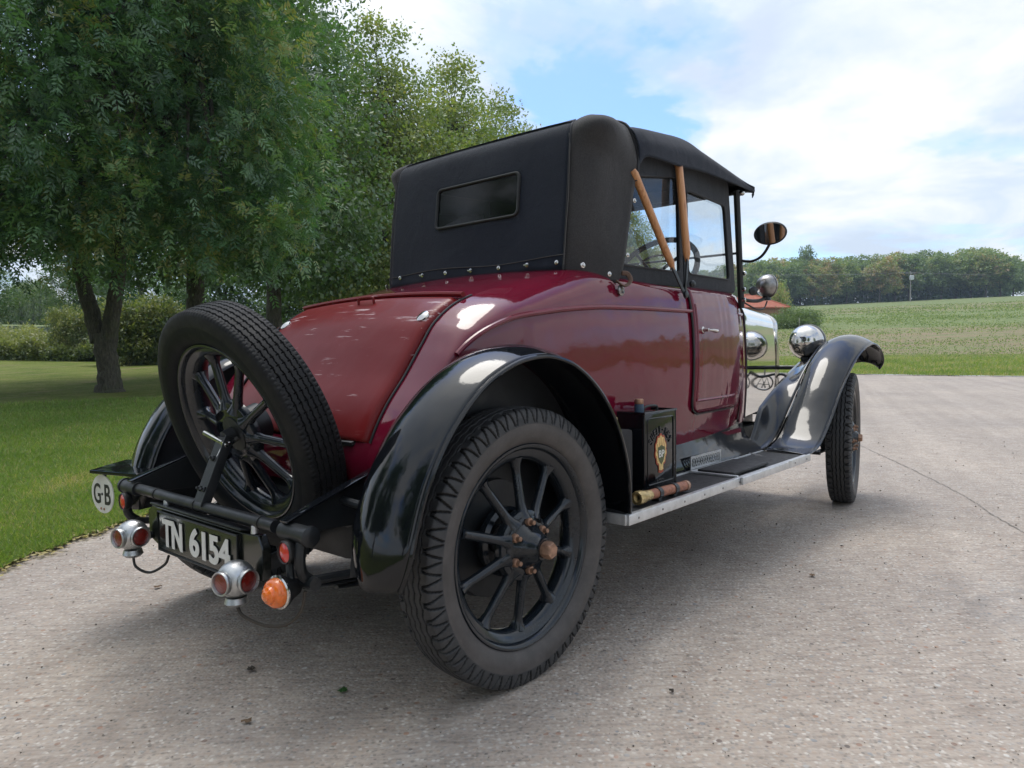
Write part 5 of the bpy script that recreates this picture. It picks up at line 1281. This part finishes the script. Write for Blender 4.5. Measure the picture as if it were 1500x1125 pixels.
# ---- wheels
def tyre_mesh(name, kind, mt_, R_=RAD, seat=.283, hw=.068):
    """tyre round local Z; kind 'block' (zigzag ribs with shoulder vees) or 'rib'"""
    NT_ = 900 if kind == 'block' else 840
    prof = []
    # from the inner bead over the tread to the outer bead
    side = [(seat, .040), (seat+.006, .050), (seat+.014, .057), (seat+.024, .0625), (seat+.036, .0665), (seat+.050, .068), (seat+.058, .0678)]
    sh = [(R_-.0445, .0677), (R_-.040, .0673), (R_-.035, .0667), (R_-.030, .0660), (R_-.025, .0650), (R_-.020, .0638), (R_-.015, .0622), (R_-.010, .0600), (R_-.006, .0570), (R_-.0038, .054)]
    tr_z = np.linspace(.051, -.051, 52)
    prof = [(r, z, 1.0) for r, z in side]+[(r, z, .5) for r, z in sh]+[(R_-.0035*(z/.051)**2, z, .5) for z in tr_z]+[(r, -z, .5) for r, z in sh[::-1]]+[(r, -z, 1.0) for r, z in side[::-1]]
    k = len(prof); Rp = np.array([p[0] for p in prof]); Zp = np.array([p[1] for p in prof]); Cp = np.array([p[2] for p in prof])
    th = np.linspace(0, 2*np.pi, NT_, endpoint=False)[:, None]
    depth = np.zeros((NT_, k)); Z = Zp[None, :]; az_ = np.abs(Z); tread = (Cp[None, :] == .5)
    # zigzag circumferential grooves
    per = 60 if kind == 'block' else 84; amp = .0030 if kind == 'block' else .0016
    zig = amp*(2*np.abs(((th*per/(2*np.pi)) % 1)*2-1)-1)
    gw = .0024 if kind == 'block' else .0019
    for zc in ((-.030, -.010, .010, .030) if kind == 'block' else (-.036, -.018, 0, .018, .036)):
        d = np.abs(Z-zc-zig); depth = np.maximum(depth, np.clip(1-(d/gw)**4, 0, 1)*(.007 if kind == 'block' else .0042)*tread)
    if kind == 'block':
        ph = (th*54/(2*np.pi)) % 1; arc = np.cumsum(np.r_[0, np.hypot(np.diff(Rp), np.diff(Zp))]); arc = np.minimum(arc, arc[-1]-arc)[None, :]; s0 = arc[0, len(side)]; s1 = arc[0, len(side)+len(sh)]+.016; w_ = np.clip((arc-s0)/(s1-s0), 0, 1)
        zone_sh = (arc > s0+.001) & (arc < s1)
        # vee cuts in the shoulder: two slanted slots per pitch
        for off, sl in ((.27, .36), (.73, -.36)):
            d = np.abs(((ph-off-sl*(w_-.5)+.5) % 1)-.5); depth = np.maximum(depth, np.where(zone_sh, np.clip(1-(d/(.075))**4, 0, 1)*.006, 0))
    else:
        ph = (th*168/(2*np.pi)) % 1; d = np.abs(ph-.5); sl_ = (az_ > .045) & (az_ < .060)
        depth = np.maximum(depth, np.where(sl_ & tread, np.clip(1-(d/.16)**4, 0, 1)*.0022, 0))
        ph2 = (th*84/(2*np.pi)) % 1
        for zc in (-.036, -.018, 0, .018, .036):
            depth = np.maximum(depth, np.where(np.abs(Z-zc-.0025) < .003, np.clip(1-(np.abs(ph2-.5)/.06)**4, 0, 1)*.004, 0))
    # moulded rings in the sidewall
    for rc__ in (seat+.022, seat+.060): depth = depth+np.where(~tread, np.exp(-((Rp[None, :]-rc__)/.0022)**2)*.0015, 0)
    tz = np.gradient(Zp); trr = np.gradient(Rp); ln = np.hypot(tz, trr); nR, nZ = (-tz/ln)[None, :], (trr/ln)[None, :]
    Rr_ = Rp[None, :]-depth*nR; Zz = Z-depth*nZ
    # flat where it meets the ground is applied by the caller through a tiny sink
    V = np.stack([Rr_*np.cos(th), Rr_*np.sin(th), Zz], -1).reshape(-1, 3)
    zone = np.where(depth > .0021, 0.0, Cp[None, :]*np.ones_like(depth)).reshape(-1)
    i = np.arange(NT_)[:, None]; j = np.arange(k-1)[None, :]; i2 = (i+1) % NT_
    Fq = np.stack([i*k+j, i2*k+j, i2*k+j+1, i*k+j+1], -1).reshape(-1, 4)
    me = bpy.data.meshes.new(name); n = len(Fq)
    me.vertices.add(len(V)); me.loops.add(n*4); me.polygons.add(n)
    me.vertices.foreach_set('co', V.reshape(-1).astype(np.float32)); me.loops.foreach_set('vertex_index', Fq.reshape(-1).astype(np.int32))
    me.polygons.foreach_set('loop_start', np.arange(0, n*4, 4, dtype=np.int32)); me.polygons.foreach_set('loop_total', np.full(n, 4, dtype=np.int32))
    a = me.attributes.new('zone', 'FLOAT', 'POINT'); a.data.foreach_set('value', zone.astype(np.float32))
    me.update(); me.materials.append(mt_)
    me.polygons.foreach_set('use_smooth', [True]*n); me.set_sharp_from_angle(angle=R(32))
    return me
def rim_spokes(seat=.283):
    rim = MB(); rim.lathe([(seat+.006, .047), (seat+.002, .052), (seat-.004, .051), (seat-.010, .046), (seat-.014, .036), (seat-.030, .030), (seat-.042, .020), (seat-.047, .0), (seat-.042, -.020), (seat-.030, -.030), (seat-.014, -.036), (seat-.010, -.046), (seat-.004, -.051), (seat+.002, -.052), (seat+.006, -.047), (seat-.005, -.03), (seat-.018, 0), (seat-.005, .03)], 120, closed=True)
    sp_ = MB(); n = 10
    for k in range(n):
        a = 2*math.pi*(k+.0)/n+math.pi/2; c, s_ = math.cos(a), math.sin(a)
        ts = np.linspace(0, 1, 12); pts = []; rad = []
        for t in ts:
            r = lerp(.075, .243, t); pts.append((r*c, r*s_, lerp(.030, .004, t))); rad.append(.0125+.014*max(0, (.25-t)/.25)**2+.014*max(0, (t-.78)/.22)**2+.002*(1-t))
        sp_.tube(pts, rad, 12)
    sp_.lathe([(.045, .045), (.085, .044), (.098, .038), (.101, .030), (.098, .012), (.085, .005), (.045, .0)], 60, closed=True)
    hub = MB(); hub.lathe([(.0, .052), (.078, .050), (.084, .047), (.086, .040), (.078, .036), (.0, .036)], 48)
    hub.lathe([(.066, .050), (.060, .058), (.048, .078), (.038, .096), (.032, .102), (.030, .110), (.0, .110)], 40)
    hub.lathe([(.09, -.02), (.10, -.03), (.10, -.05), (.05, -.06), (0, -.06)], 40)
    cap_ = MB(); hexr = .0245
    cap_.lathe([(0, .108), (.022, .108), (.022, .116)], 24)
    V = [(hexr*math.cos(R(60*k+15)), hexr*math.sin(R(60*k+15)), z) for z in (.112, .134) for k in range(6)]+[(hexr*.86*math.cos(R(60*k+15)), hexr*.86*math.sin(R(60*k+15)), .139) for k in range(6)]
    F = [(k, (k+1) % 6, (k+1) % 6+6, k+6) for k in range(6)]+[(k+6, (k+1) % 6+6, (k+1) % 6+12, k+12) for k in range(6)]+[tuple(range(12, 18)), tuple(range(5, -1, -1))]
    cap_.add(V, F)
    nuts = MB()
    if True:
        M_ = Matrix.Identity(4)
        nuts.lathe([(0, 0), (.0125, 0), (.0125, .010), (.011, .013), (.007, .014), (.0068, .026), (.005, .028), (0, .028)], 6 if False else 14, M_)
    return rim, sp_, hub, cap_, nuts
TY_B = tyre_mesh('tyre', 'block', M_TYRE); TY_R = tyre_mesh('tyre', 'rib', M_TYRES, R_=.39)
rim, spk, hubm, capm, nutm = rim_spokes()
first = None
def wheel(loc, rot, tyre, name='wheel', full=True, short=1.0):
    global first
    r = empty(name, loc); r.rotation_euler = rot; r.parent = car
    def part(nm, me):
        o = bpy.data.objects.new(nm, me); C.objects.link(o); o.parent = r; return o
    part('tyre', tyre)
    new = first is None
    if new:
        first = {}
        for nm, mb_, mt_ in (('rim', rim, M_BLACKR), ('spokes', spk, M_BLACKR), ('hub', hubm, M_BLACKR), ('hub_cap', capm, M_COPPER), ('wheel_nut', nutm, M_COPPER)):
            o = mb_.build(nm, mt_, r, angle=40); first[nm] = o.data
            if nm == 'wheel_nut': nut0 = o
    for nm, me in first.items():
        if nm == 'wheel_nut':
            if full:
                for k in range(6):
                    o = nut0 if new and k == 0 else part(nm, me); a = R(60*k+30); o.location = (.068*math.cos(a), .068*math.sin(a), .048)
        elif not new and (full or nm in ('rim', 'spokes')):
            o = part(nm, me)
            if nm in ('hub', 'hub_cap'): o.scale = (1, 1, short)
    return r
TW = .7128
wheel((0, -TW, RAD-.003), (R(90), R(0), 0), TY_B)
wheel((0, TW, RAD-.003), (R(90), 0, R(180)), TY_B)
wheel((3.04, -TW, RAD-.003), (R(90), R(20), R(11.5)), TY_B, short=.72)
wheel((3.04, TW, RAD-.003), (R(90), R(10), R(191)), TY_B, short=.72)
# spare wheel, leaning, with its hub clamp and T-handle
tl = R(19.5); nrm = Vector((-math.cos(tl), 0, -math.sin(tl))); SPC = Vector((-.412, 0, .712))
Msp = axisM(SPC, nrm)
sw_ = wheel((0, 0, 0), (0, 0, 0), TY_R, 'spare_wheel', full=False); sw_.matrix_local = Msp @ Matrix.Rotation(R(9), 4, 'Z')
mb = MB(); mb.lathe([(0, .05), (.055, .048), (.06, .03), (.06, -.05), (0, -.06)], 32, Msp); mb.lathe([(0, .082), (.022, .080), (.024, .05)], 20, Msp); mb.build('spare_clamp', M_CHASSIS, car)
hp = Msp @ Vector((.024, -.010, .094)); hpv = Vector(hp)
mb = MB()
for (e, r_) in (((-.045, .095, .035), .0065), ((-.115, -.005, .0), .0)): pass
e1 = hpv+Vector((-.01, .105, .028)); e2 = hpv+Vector((-.03, .028, -.075))
mb.tube([hpv, e1], [.0065, .0075], 10); mb.tube([hpv, e2], [.0065, .0075], 10); mb.lathe([(0, .012), (.012, .008), (.014, 0), (.012, -.012), (.008, -.04), (0, -.04)], 16, axisM(hpv, nrm)); mb.build('clamp_handle', M_NICKEL, car)

# ---- spare wheel carrier, rear bar
mb = MB(); mb.tube([(-.562, -.40, .496), (-.562, .46, .496)], .0165, 16)
for s in (-1, 1): mb.tube([(-.562, s*.44, .494), (-.562, s*.555, .494)], .023, 16); mb.lathe([(.0, 0), (.026, 0), (.026, .012), (.018, .016), (0, .016)], 16, axisM((-.562, s*.545, .494), (0, s, 0)))
bar = mb.build('carrier_bar', M_CHASSIS, car)
mb = MB()
for y in (.30, .03, -.33): mb.lathe([(.0165, -.006), (.0185, -.006), (.0185, .006), (.0165, .006)], 16, axisM((-.562, y, .496), (0, 1, 0)), closed=True)
mb.build('bar_clip', M_INK, bar)
def plate(pts, thick, name, mt_, parent):
    P = [Vector(p) for p in pts]; n = (P[1]-P[0]).cross(P[2]-P[0]).normalized()*thick*.5; k = len(P)
    V = [p+n for p in P]+[p-n for p in P]; F = [tuple(range(k)), tuple(range(2*k-1, k-1, -1))]+[(i, i+k, (i+1) % k+k, (i+1) % k) for i in range(k)]
    o = obj(name, V, F, mt_, parent, False)
    bm = bmesh.new(); bm.from_mesh(o.data); bmesh.ops.recalc_face_normals(bm, faces=bm.faces); bm.to_mesh(o.data); bm.free()
    b = o.modifiers.new('bevel', 'BEVEL'); b.width = min(.0025, thick*.4); b.segments = 2; return o
# centre arm up to the spare hub
cn = plate([(-.572, -.030, .500), (-.572, .030, .500), (-.492, .027, .690), (-.492, -.027, .690)], .007, 'carrier_arm', M_CHASSIS, car)
mb = MB(); mb.box((-.528, -.032, .595), (.028, .006, .215), rot=(0, R(23), 0), bev=.002)
for (x, z, y) in ((-.558, .545, .012), (-.558, .545, -.014), (-.522, .630, 0)): mb.lathe([(0, 0), (.009, 0), (.009, .006), (.005, .008), (.004, .014), (0, .014)], 6, axisM((x, y, z), (-.92, 0, .38)))
mb.build('arm_bolt', M_CHASSIS, cn)
# side arms from the bar forward to the chassis, with a top flange
for s in (-1, 1):
    ar = plate([(-.575, s*.455, .520), (-.30, s*.455, .612), (-.18, s*.455, .612), (-.18, s*.455, .46), (-.34, s*.455, .47), (-.575, s*.455, .480)], .007, 'side_arm', M_CHASSIS, car)
    mb = MB(); L = math.hypot(.285, .092); mb.box((-.44, s*.468, .5685), (L, .032, .006), rot=(0, -math.atan2(.092, .275), 0), bev=.002); mb.box((-.24, s*.468, .613), (.13, .032, .006), bev=.002); mb.build('arm_flange', M_BLACK, ar)
    mb = MB(); mb.tube([(-.40, s*.46, .545), (-.40, s*.60, .535)], .011, 10); mb.build('wing_stay', M_CHASSIS, ar)
    # link below the bar and the lower leaf end
    mb = MB(); mb.tube(cat([(-.562, s*.520, .49), (-.572, s*.522, .44), (-.566, s*.520, .40), (-.54, s*.515, .375)], 5), .014, 10); mb.tube([(-.545, s*.49, .372), (-.545, s*.545, .372)], .017, 12); mb.tube([(-.55, s*.515, .375), (-.35, s*.50, .352), (-.05, s*.45, .30)], [.012, .012, .012], 8)
    mb.build('bumper_link', M_CHASSIS, ar)
# left side bracket plate which carries the oval plate
lp = plate([(-.612, .735, .530), (-.425, .905, .530), (-.385, .80, .530), (-.43, .56, .530), (-.545, .50, .530)], .012, 'side_bracket', M_BLACK, car)
mb = MB(); mb.tube([(-.47, .46, .515), (-.52, .70, .521)], .012, 8); mb.tube(cat([(-.45, .62, .54), (-.42, .64, .565), (-.39, .70, .56), (-.385, .74, .545)], 4), .008, 8); mb.build('bracket_stay', M_CHASSIS, lp)

# ---- number plate box
NPX = -.582
mb = MB(); hw_, z0, z1 = .27, .338, .462
sh_ = [(-hw_, z1), (-.34, z1+.003), (-.36, z1-.03), (-.355, z0+.01), (-.20, z0-.012), (.22, z0-.010), (.33, z0+.02), (.335, z1-.02), (.30, z1+.002), (hw_, z1)]
mb.prism(sh_, 0, NPX+.004, NPX+.030); np_ = mb.build('number_plate', M_PLATE, car, smooth=False)
b = np_.modifiers.new('bevel', 'BEVEL'); b.width = .003; b.segments = 2
mb = MB(); 
pl = [(-.245, .333), (.245, .333), (.245, .452), (-.245, .452)]
mb.prism(pl, 0, NPX-.002, NPX+.006); mb.build('plate_blank', M_PLATE, np_, smooth=False)
mb = MB(); rim_ = [(NPX-.003, y, z) for y, z in pl]; mb.tube(rim_+rim_[:1], .0035, 6); mb.box((NPX+.012, 0, .470), (.05, .56, .006), rot=(0, R(12), 0), bev=.002); mb.build('plate_surround', M_CHASSIS, np_)
# lettering: letters lie in the plane x = const, reading from left (+y) to right (-y) for a viewer behind
def letters(txt, w_, h_, centre, Mrot, name, mt_, parent, bold=.0, depth=.0, heavy=((0, 0),)):
    V, F, wd, ht = text_mesh(txt, 1.0, bold, 0); M_ = Matrix.Translation(centre) @ Mrot @ Matrix.Diagonal((w_/wd, h_/ht, 1, 1))
    mb = MB()
    for k_, (ox, oy) in enumerate(heavy): mb.add(V, F, M_ @ Matrix.Translation((ox*wd/w_, oy*ht/h_, k_*.0004)))
    o = obj(name, mb.V, mb.F, mt_, parent, False)
    s_ = solid(o, .0016, 0); return o
Mrear = Matrix(((0, 0, -1, 0), (-1, 0, 0, 0), (0, 1, 0, 0), (0, 0, 0, 1)))
letters('TN', .130, .084, (NPX-.0055, .142, .394), Mrear, 'lettering', M_WHITE, np_, bold=.026, heavy=((0, 0), (-.0022, 0), (.0022, 0)))
letters('6154', .235, .084, (NPX-.0055, -.090, .394), Mrear, 'lettering', M_WHITE, np_, bold=.026, heavy=((0, 0), (-.0022, 0), (.0022, 0)))
for y in (.215, -.31):
    mb = MB(); mb.lathe([(0, 0), (.010, 0), (.009, .02), (.006, .022), (0, .022)], 12, Matrix.Translation((NPX+.012, y, .466))); mb.build('plate_bolt', M_ALU, np_)
# GB oval
gbM = axisM((-.580, .705, .450), (-1, -.10, 0)); mb = MB(); n = 48
V = [gbM @ Vector((x, y, h)) for h in (0, .003) for x, y in oval(.079, .068, n)]; mb.add(V, [tuple(range(n)), tuple(range(2*n-1, n-1, -1))]+[(i, i+n, (i+1) % n+n, (i+1) % n) for i in range(n)])
gb = mb.build('country_plate', M_CREAM, car, smooth=False)
gr_ = gbM.to_3x3().to_4x4()
# make the text read left to right from behind: local x must point to -y
tx = Matrix(((0, 0, -1, 0), (-1, 0, 0, 0), (0, 1, 0, 0), (0, 0, 0, 1)))
rotg = Matrix.Rotation(math.atan2(.12, 1), 4, 'Z') @ tx
for ch_, x_, w_ in (('G', -.037, .050), ('B', .038, .042)):
    V, F, wd, ht = text_mesh(ch_, 1, .012); mb = MB(); mb.add(V, F, gbM @ Matrix.Translation((x_, 0, .0038)) @ Matrix.Diagonal((w_/wd, .072/ht, 1, 1))); solid(obj('lettering', mb.V, mb.F, M_INK, gb, False), .0008, 0)
for (x_, y_), mt_ in (((0, 0), M_INK), ((-.011, -.052), M_COPPER), ((.011, -.052), M_COPPER)):
    mb = MB(); mb.lathe([(0, .0032), (.005, .0032), (.004, .0055), (0, .006)], 14, gbM @ Matrix.Translation((x_, y_, 0))); mb.build('rivet', mt_, gb)
mb = MB(); mb.tube([(-.575, .70, .505), (-.575, .70, .53)], .006, 8); mb.build('hanger', M_CHASSIS, gb)

# ---- rear lamps
def ball_lamp(c, az1, az2, r=.0475):
    c = Vector(c); mb = MB()
    mb.lathe([(0, -r)]+[(r*math.cos(a), r*math.sin(a)) for a in np.linspace(-1.5, 1.5, 25)]+[(0, r)], 40, Matrix.Translation(c))
    mb.lathe([(.010, -r-.001), (.026, -r+.002), (.028, -r-.006), (.030, -r-.012), (.022, -r-.020), (.010, -r-.024), (0, -r-.024)], 24, Matrix.Translation(c))
    L = mb.build('tail_lamp', M_NICKEL if False else M_ALU2, car, angle=40)
    for a in (az1, az2):
        d = Vector((math.cos(R(a)), math.sin(R(a)), 0)); M_ = axisM(c, d)
        mb = MB(); mb.lathe([(.027, .036), (.0305, .040), (.0315, .0485), (.0295, .0525), (.0265, .0520), (.0252, .0462)], 32, M_); mb.build('lens_bezel', M_ALU2, L)
        mb = MB(); mb.lathe([(0, .0492), (.010, .0486), (.018, .0475), (.0262, .0458)], 28, M_); mb.build('lens', M_RED, L)
    return L
M_ALU2 = simple('cast_aluminium', (.50, .51, .51), .36, 1, var=.22, vscale=40, bump=.35, bscale=90, rvar=.12)
l1 = ball_lamp((-.632, -.322, .364), -166, -79); l2 = ball_lamp((-.632, .325, .374), -167, -82)
mb = MB(); mb.tube([(-.60, -.322, .352), (-.575, -.33, .352)], .012, 10); mb.build('lamp_bracket', M_CHASSIS, l1)
mb = MB(); mb.tube([(-.60, .325, .362), (-.575, .33, .362)], .012, 10); mb.build('lamp_bracket', M_CHASSIS, l2)
mb = MB(); mb.tube(cat([(-.632, -.322, .295), (-.628, -.345, .272), (-.60, -.40, .252), (-.575, -.46, .262), (-.56, -.50, .30), (-.555, -.515, .352)], 7), .0042, 8); mb.build('lamp_cable', M_CABLE, l1)
mb = MB(); mb.tube(cat([(-.632, .325, .305), (-.63, .31, .275), (-.61, .26, .262), (-.585, .21, .29), (-.58, .19, .32)], 7), .0042, 8); mb.build('lamp_cable', M_INK, l2)
for s in (-1, 1):
    c = Vector((-.590, s*.492, .452)); mb = MB(); M_ = axisM(c, (-1, 0, 0))
    mb.lathe([(0, -.02), (.024, -.018), (.0285, -.008), (.0295, .004), (.0265, .009), (.024, .006)], 28, M_); rf = mb.build('rear_reflector', M_INK, car)
    mb = MB(); mb.lathe([(0, .0105), (.012, .0095), (.024, .005)], 28, M_); mb.build('lens', M_REFL, rf)
# amber indicator
c = Vector((-.604, -.485, .358)); M_ = axisM(c, (-1, -.12, 0)); mb = MB(); mb.lathe([(0, -.05), (.020, -.048), (.030, -.02), (.040, -.004), (.041, .004), (.037, .006)], 32, M_); ind = mb.build('indicator_lamp', M_INK, car)
mb = MB(); mb.lathe([(.037, .003), (.0415, .004), (.0415, .008), (.037, .010)], 32, M_, closed=True); mb.build('chrome_ring', M_NICKEL, ind)
mb = MB(); mb.lathe([(.036, .006), (.0365, .016), (.033, .026), (.026, .032), (.022, .033), (.020, .040), (.014, .043), (.011, .047), (0, .049)], 36, M_); mb.build('lens', M_ORANGE, ind)
mb = MB(); mb.tube([(-.575, -.485, .375), (-.57, -.47, .43)], .010, 8); mb.build('lamp_bracket', M_CHASSIS, ind)

# ================================================================== things carried on the running board
can = tag(empty('petrol_can'), 'black tin petrol can with a shell emblem strapped on the running board', 'petrol can')
cx0, cx1, cyo, cyi, cz0, cz1 = .700, .935, -.722, -.600, .412, .704
mb = MB(); mb.box(((cx0+cx1)/2, (cyo+cyi)/2, (cz0+cz1)/2), (cx1-cx0, cyi-cyo, cz1-cz0), bev=.007); tin = mb.build('tin', M_BLACK, can)
mb = MB()
for x in (cx0+.004, cx1-.004):
    for y in (cyo+.004, cyi-.004): mb.tube([(x, y, cz0), (x, y, cz1)], .006, 8)
loop = [(cx0, cyo, cz1), (cx1, cyo, cz1), (cx1, cyi, cz1), (cx0, cyi, cz1), (cx0, cyo, cz1)]
mb.tube(loop, .0045, 6); mb.tube([(p[0], p[1], cz0+.004) for p in loop], .005, 6)
pan = rrect(.095, cz0+.03, cz1-.022, .012, lambda z, y: 0)
mb.tube([((cx0+cx1)/2+p[1], cyo-.0005, p[2]) for p in pan+pan[:1]], .0028, 6); mb.build('seam', M_BLACK, tin)
mb = MB(); mb.tube(cat([(cx0+.10, -.66, cz1), (cx0+.105, -.66, cz1+.012), (cx0+.15, -.66, cz1+.016), (cx0+.195, -.66, cz1+.012), (cx0+.20, -.66, cz1)], 5), .005, 8); mb.build('carry_handle', M_INK, tin)
mb = MB(); mb.lathe([(0, 0), (.017, 0), (.017, .028), (.0145, .030), (.0145, .034)], 20, Matrix.Translation((cx0+.045, -.675, cz1))); spt = mb.build('spout', M_BLUECAP, tin)
mb = MB(); mb.lathe([(.0155, .030), (.0165, .032), (.0165, .046), (.012, .049), (0, .049)], 20, Matrix.Translation((cx0+.045, -.675, cz1))); mb.build('cap', M_COPPER, tin)
# emblem: scallop petals with a shield and letters
Mside = Matrix(((1, 0, 0, 0), (0, 0, -1, 0), (0, 1, 0, 0), (0, 0, 0, 1)))
ec = ((cx0+cx1)/2-.004, cyo-.0022, .555)
def side_poly(name, pts, y, mt_, par, th=.0009):
    V = [(ec[0]+p[0], y, ec[2]+p[1]) for p in pts]; n = len(V); o = obj(name, V, [tuple(range(n))], mt_, par, False); solid(o, th, 0); return o
def scallop(k_):
    P = []
    for i in range(73):
        a = R(-62+304*i/72); lob = abs(math.sin((a-R(-62))/R(304)*math.pi*9)); r = (.040+.0*lob)*(1+.13*lob)
        P.append((r*.88*math.cos(a)*k_, r*1.28*math.sin(a)*k_+.004))
    P += [(-.014*k_, -.058*k_), (-.016*k_, -.066*k_), (.0, -.070*k_), (.016*k_, -.066*k_), (.014*k_, -.058*k_)]
    return P
M_EMR = simple('emblem_red', (.36, .055, .02), .5, var=.25, vscale=80); M_EMY = simple('emblem_cream', (.70, .50, .20), .5, var=.15, vscale=90); M_EMG = simple('emblem_green', (.085, .10, .035), .5, var=.3, vscale=80)
e1_ = side_poly('emblem', scallop(1.12), ec[1], M_EMR, tin); side_poly('emblem', scallop(.98), ec[1]-.0012, M_EMY, tin)
mb = MB()
for a in range(-40, 221, 26): mb.tube([(ec[0]+.012*math.cos(R(a)), ec[1]-.0018, ec[2]-.02+.012*math.sin(R(a))), (ec[0]+.037*math.cos(R(a)), ec[1]-.0018, ec[2]+.052*math.sin(R(a)))], .0007, 4)
mb.build('emblem_lines', M_EMR, tin)
shd = [(-.025, .018), (-.013, .020), (0, .026), (.013, .020), (.025, .018), (.026, .0), (.020, -.022), (.010, -.038), (0, -.046), (-.010, -.038), (-.020, -.022), (-.026, .0)]
side_poly('shield', shd, ec[1]-.0026, M_EMG, tin)
letters('BP', .040, .026, (ec[0], ec[1]-.0036, ec[2]-.006), Mside, 'lettering', M_CREAM, tin, bold=.015)
for i, ch_ in enumerate('SHELL-MEX'):
    a = R(148-116*i/8); rr_ = .083; V, F, wd, ht = text_mesh(ch_, 1, .01)
    Mc = Matrix.Translation((ec[0]+rr_*math.cos(a), cyo-.0016, ec[2]-.002+rr_*math.sin(a)*1.02)) @ Mside @ Matrix.Rotation(a-math.pi/2, 4, 'Z') @ Matrix.Diagonal((.0135/max(wd, .35), .026/ht if ch_ != '-' else .005/ht, 1, 1))
    mb = MB(); mb.add(V, F, Mc); o = obj('embossed_letter', mb.V, mb.F, M_BLACKR, tin, False); solid(o, .004, 0)
letters('LTD', .05, .022, (ec[0], cyo-.001, .445), Mside, 'embossed_letter', M_BLACKR, tin, bold=.01)
# second can behind, only its brass cap shows above the wing
can2 = tag(empty('oil_can'), 'dark tin can with a brass cap, mostly hidden behind the rear wing', 'oil can')
mb = MB(); mb.box((.565, -.665, .535), (.13, .11, .24), bev=.012); t2_ = mb.build('tin', M_DARK, can2)
mb = MB(); mb.lathe([(0, 0), (.014, 0), (.014, .022), (.018, .024), (.018, .046), (.012, .05), (0, .05)], 14, Matrix.Translation((.545, -.69, .654))); mb.build('cap', M_BRASS, can2)
# extinguisher clipped along the edge
ext = tag(empty('fire_extinguisher'), 'old copper hand extinguisher with brass nozzle lying along the running board edge', 'fire extinguisher')
p0, p1 = Vector((.525, -.795, .438)), Vector((.865, -.800, .432)); D_ = (p1-p0); Mx = axisM(p0, D_); Lx = D_.length
mb = MB(); mb.lathe([(0, .085), (.0165, .086), (.0175, .09), (.0175, Lx-.012), (.0155, Lx-.004), (.013, Lx), (0, Lx)], 24, Mx); ty = mb.build('cylinder', M_RUSTRED, ext)
mb = MB(); mb.lathe([(.015, .0), (.0225, .0), (.0235, .006), (.0235, .032), (.0215, .040), (.019, .050), (.018, .066), (.0165, .088), (.010, .088), (.010, .02), (.018, .012)], 10, Mx, closed=True); mb.build('nozzle', M_BRASS, ty)
for q in (.125, .235):
    mb = MB(); mb.lathe([(.018, q), (.0205, q), (.0205, q+.022), (.018, q+.022)], 20, Mx, closed=True); mb.box((p0.x+q+.011, p0.y+.002, .418), (.020, .03, .02)); mb.build('clip', M_CHASSIS, ext)
mb = MB(); mb.lathe([(.014, Lx-.002), (.0175, Lx-.016), (.019, Lx-.016), (.019, Lx), (.0165, Lx+.006), (0, Lx+.006)], 20, Mx); mb.build('end_cap', M_COPPER, ty)

# ================================================================== haze
m = bpy.data.materials.new('haze_air'); m.use_nodes = True; t = NT(m.node_tree); t.n.clear()
pv = t.add('ShaderNodeVolumePrincipled', Color=(.62, .74, .92, 1), Density=.0005, Anisotropy=.2); o_ = t.add('ShaderNodeOutputMaterial'); t.l.new(pv.outputs[0], o_.inputs['Volume'])
mb = MB(); mb.box((100, 100, 18), (1900, 1900, 44)); hz_ = mb.build('haze', m, smooth=False); tag(hz_, kind='stuff'); hz_['label'] = 'thin pale haze in the air over the field and wood'; hz_['category'] = 'haze'
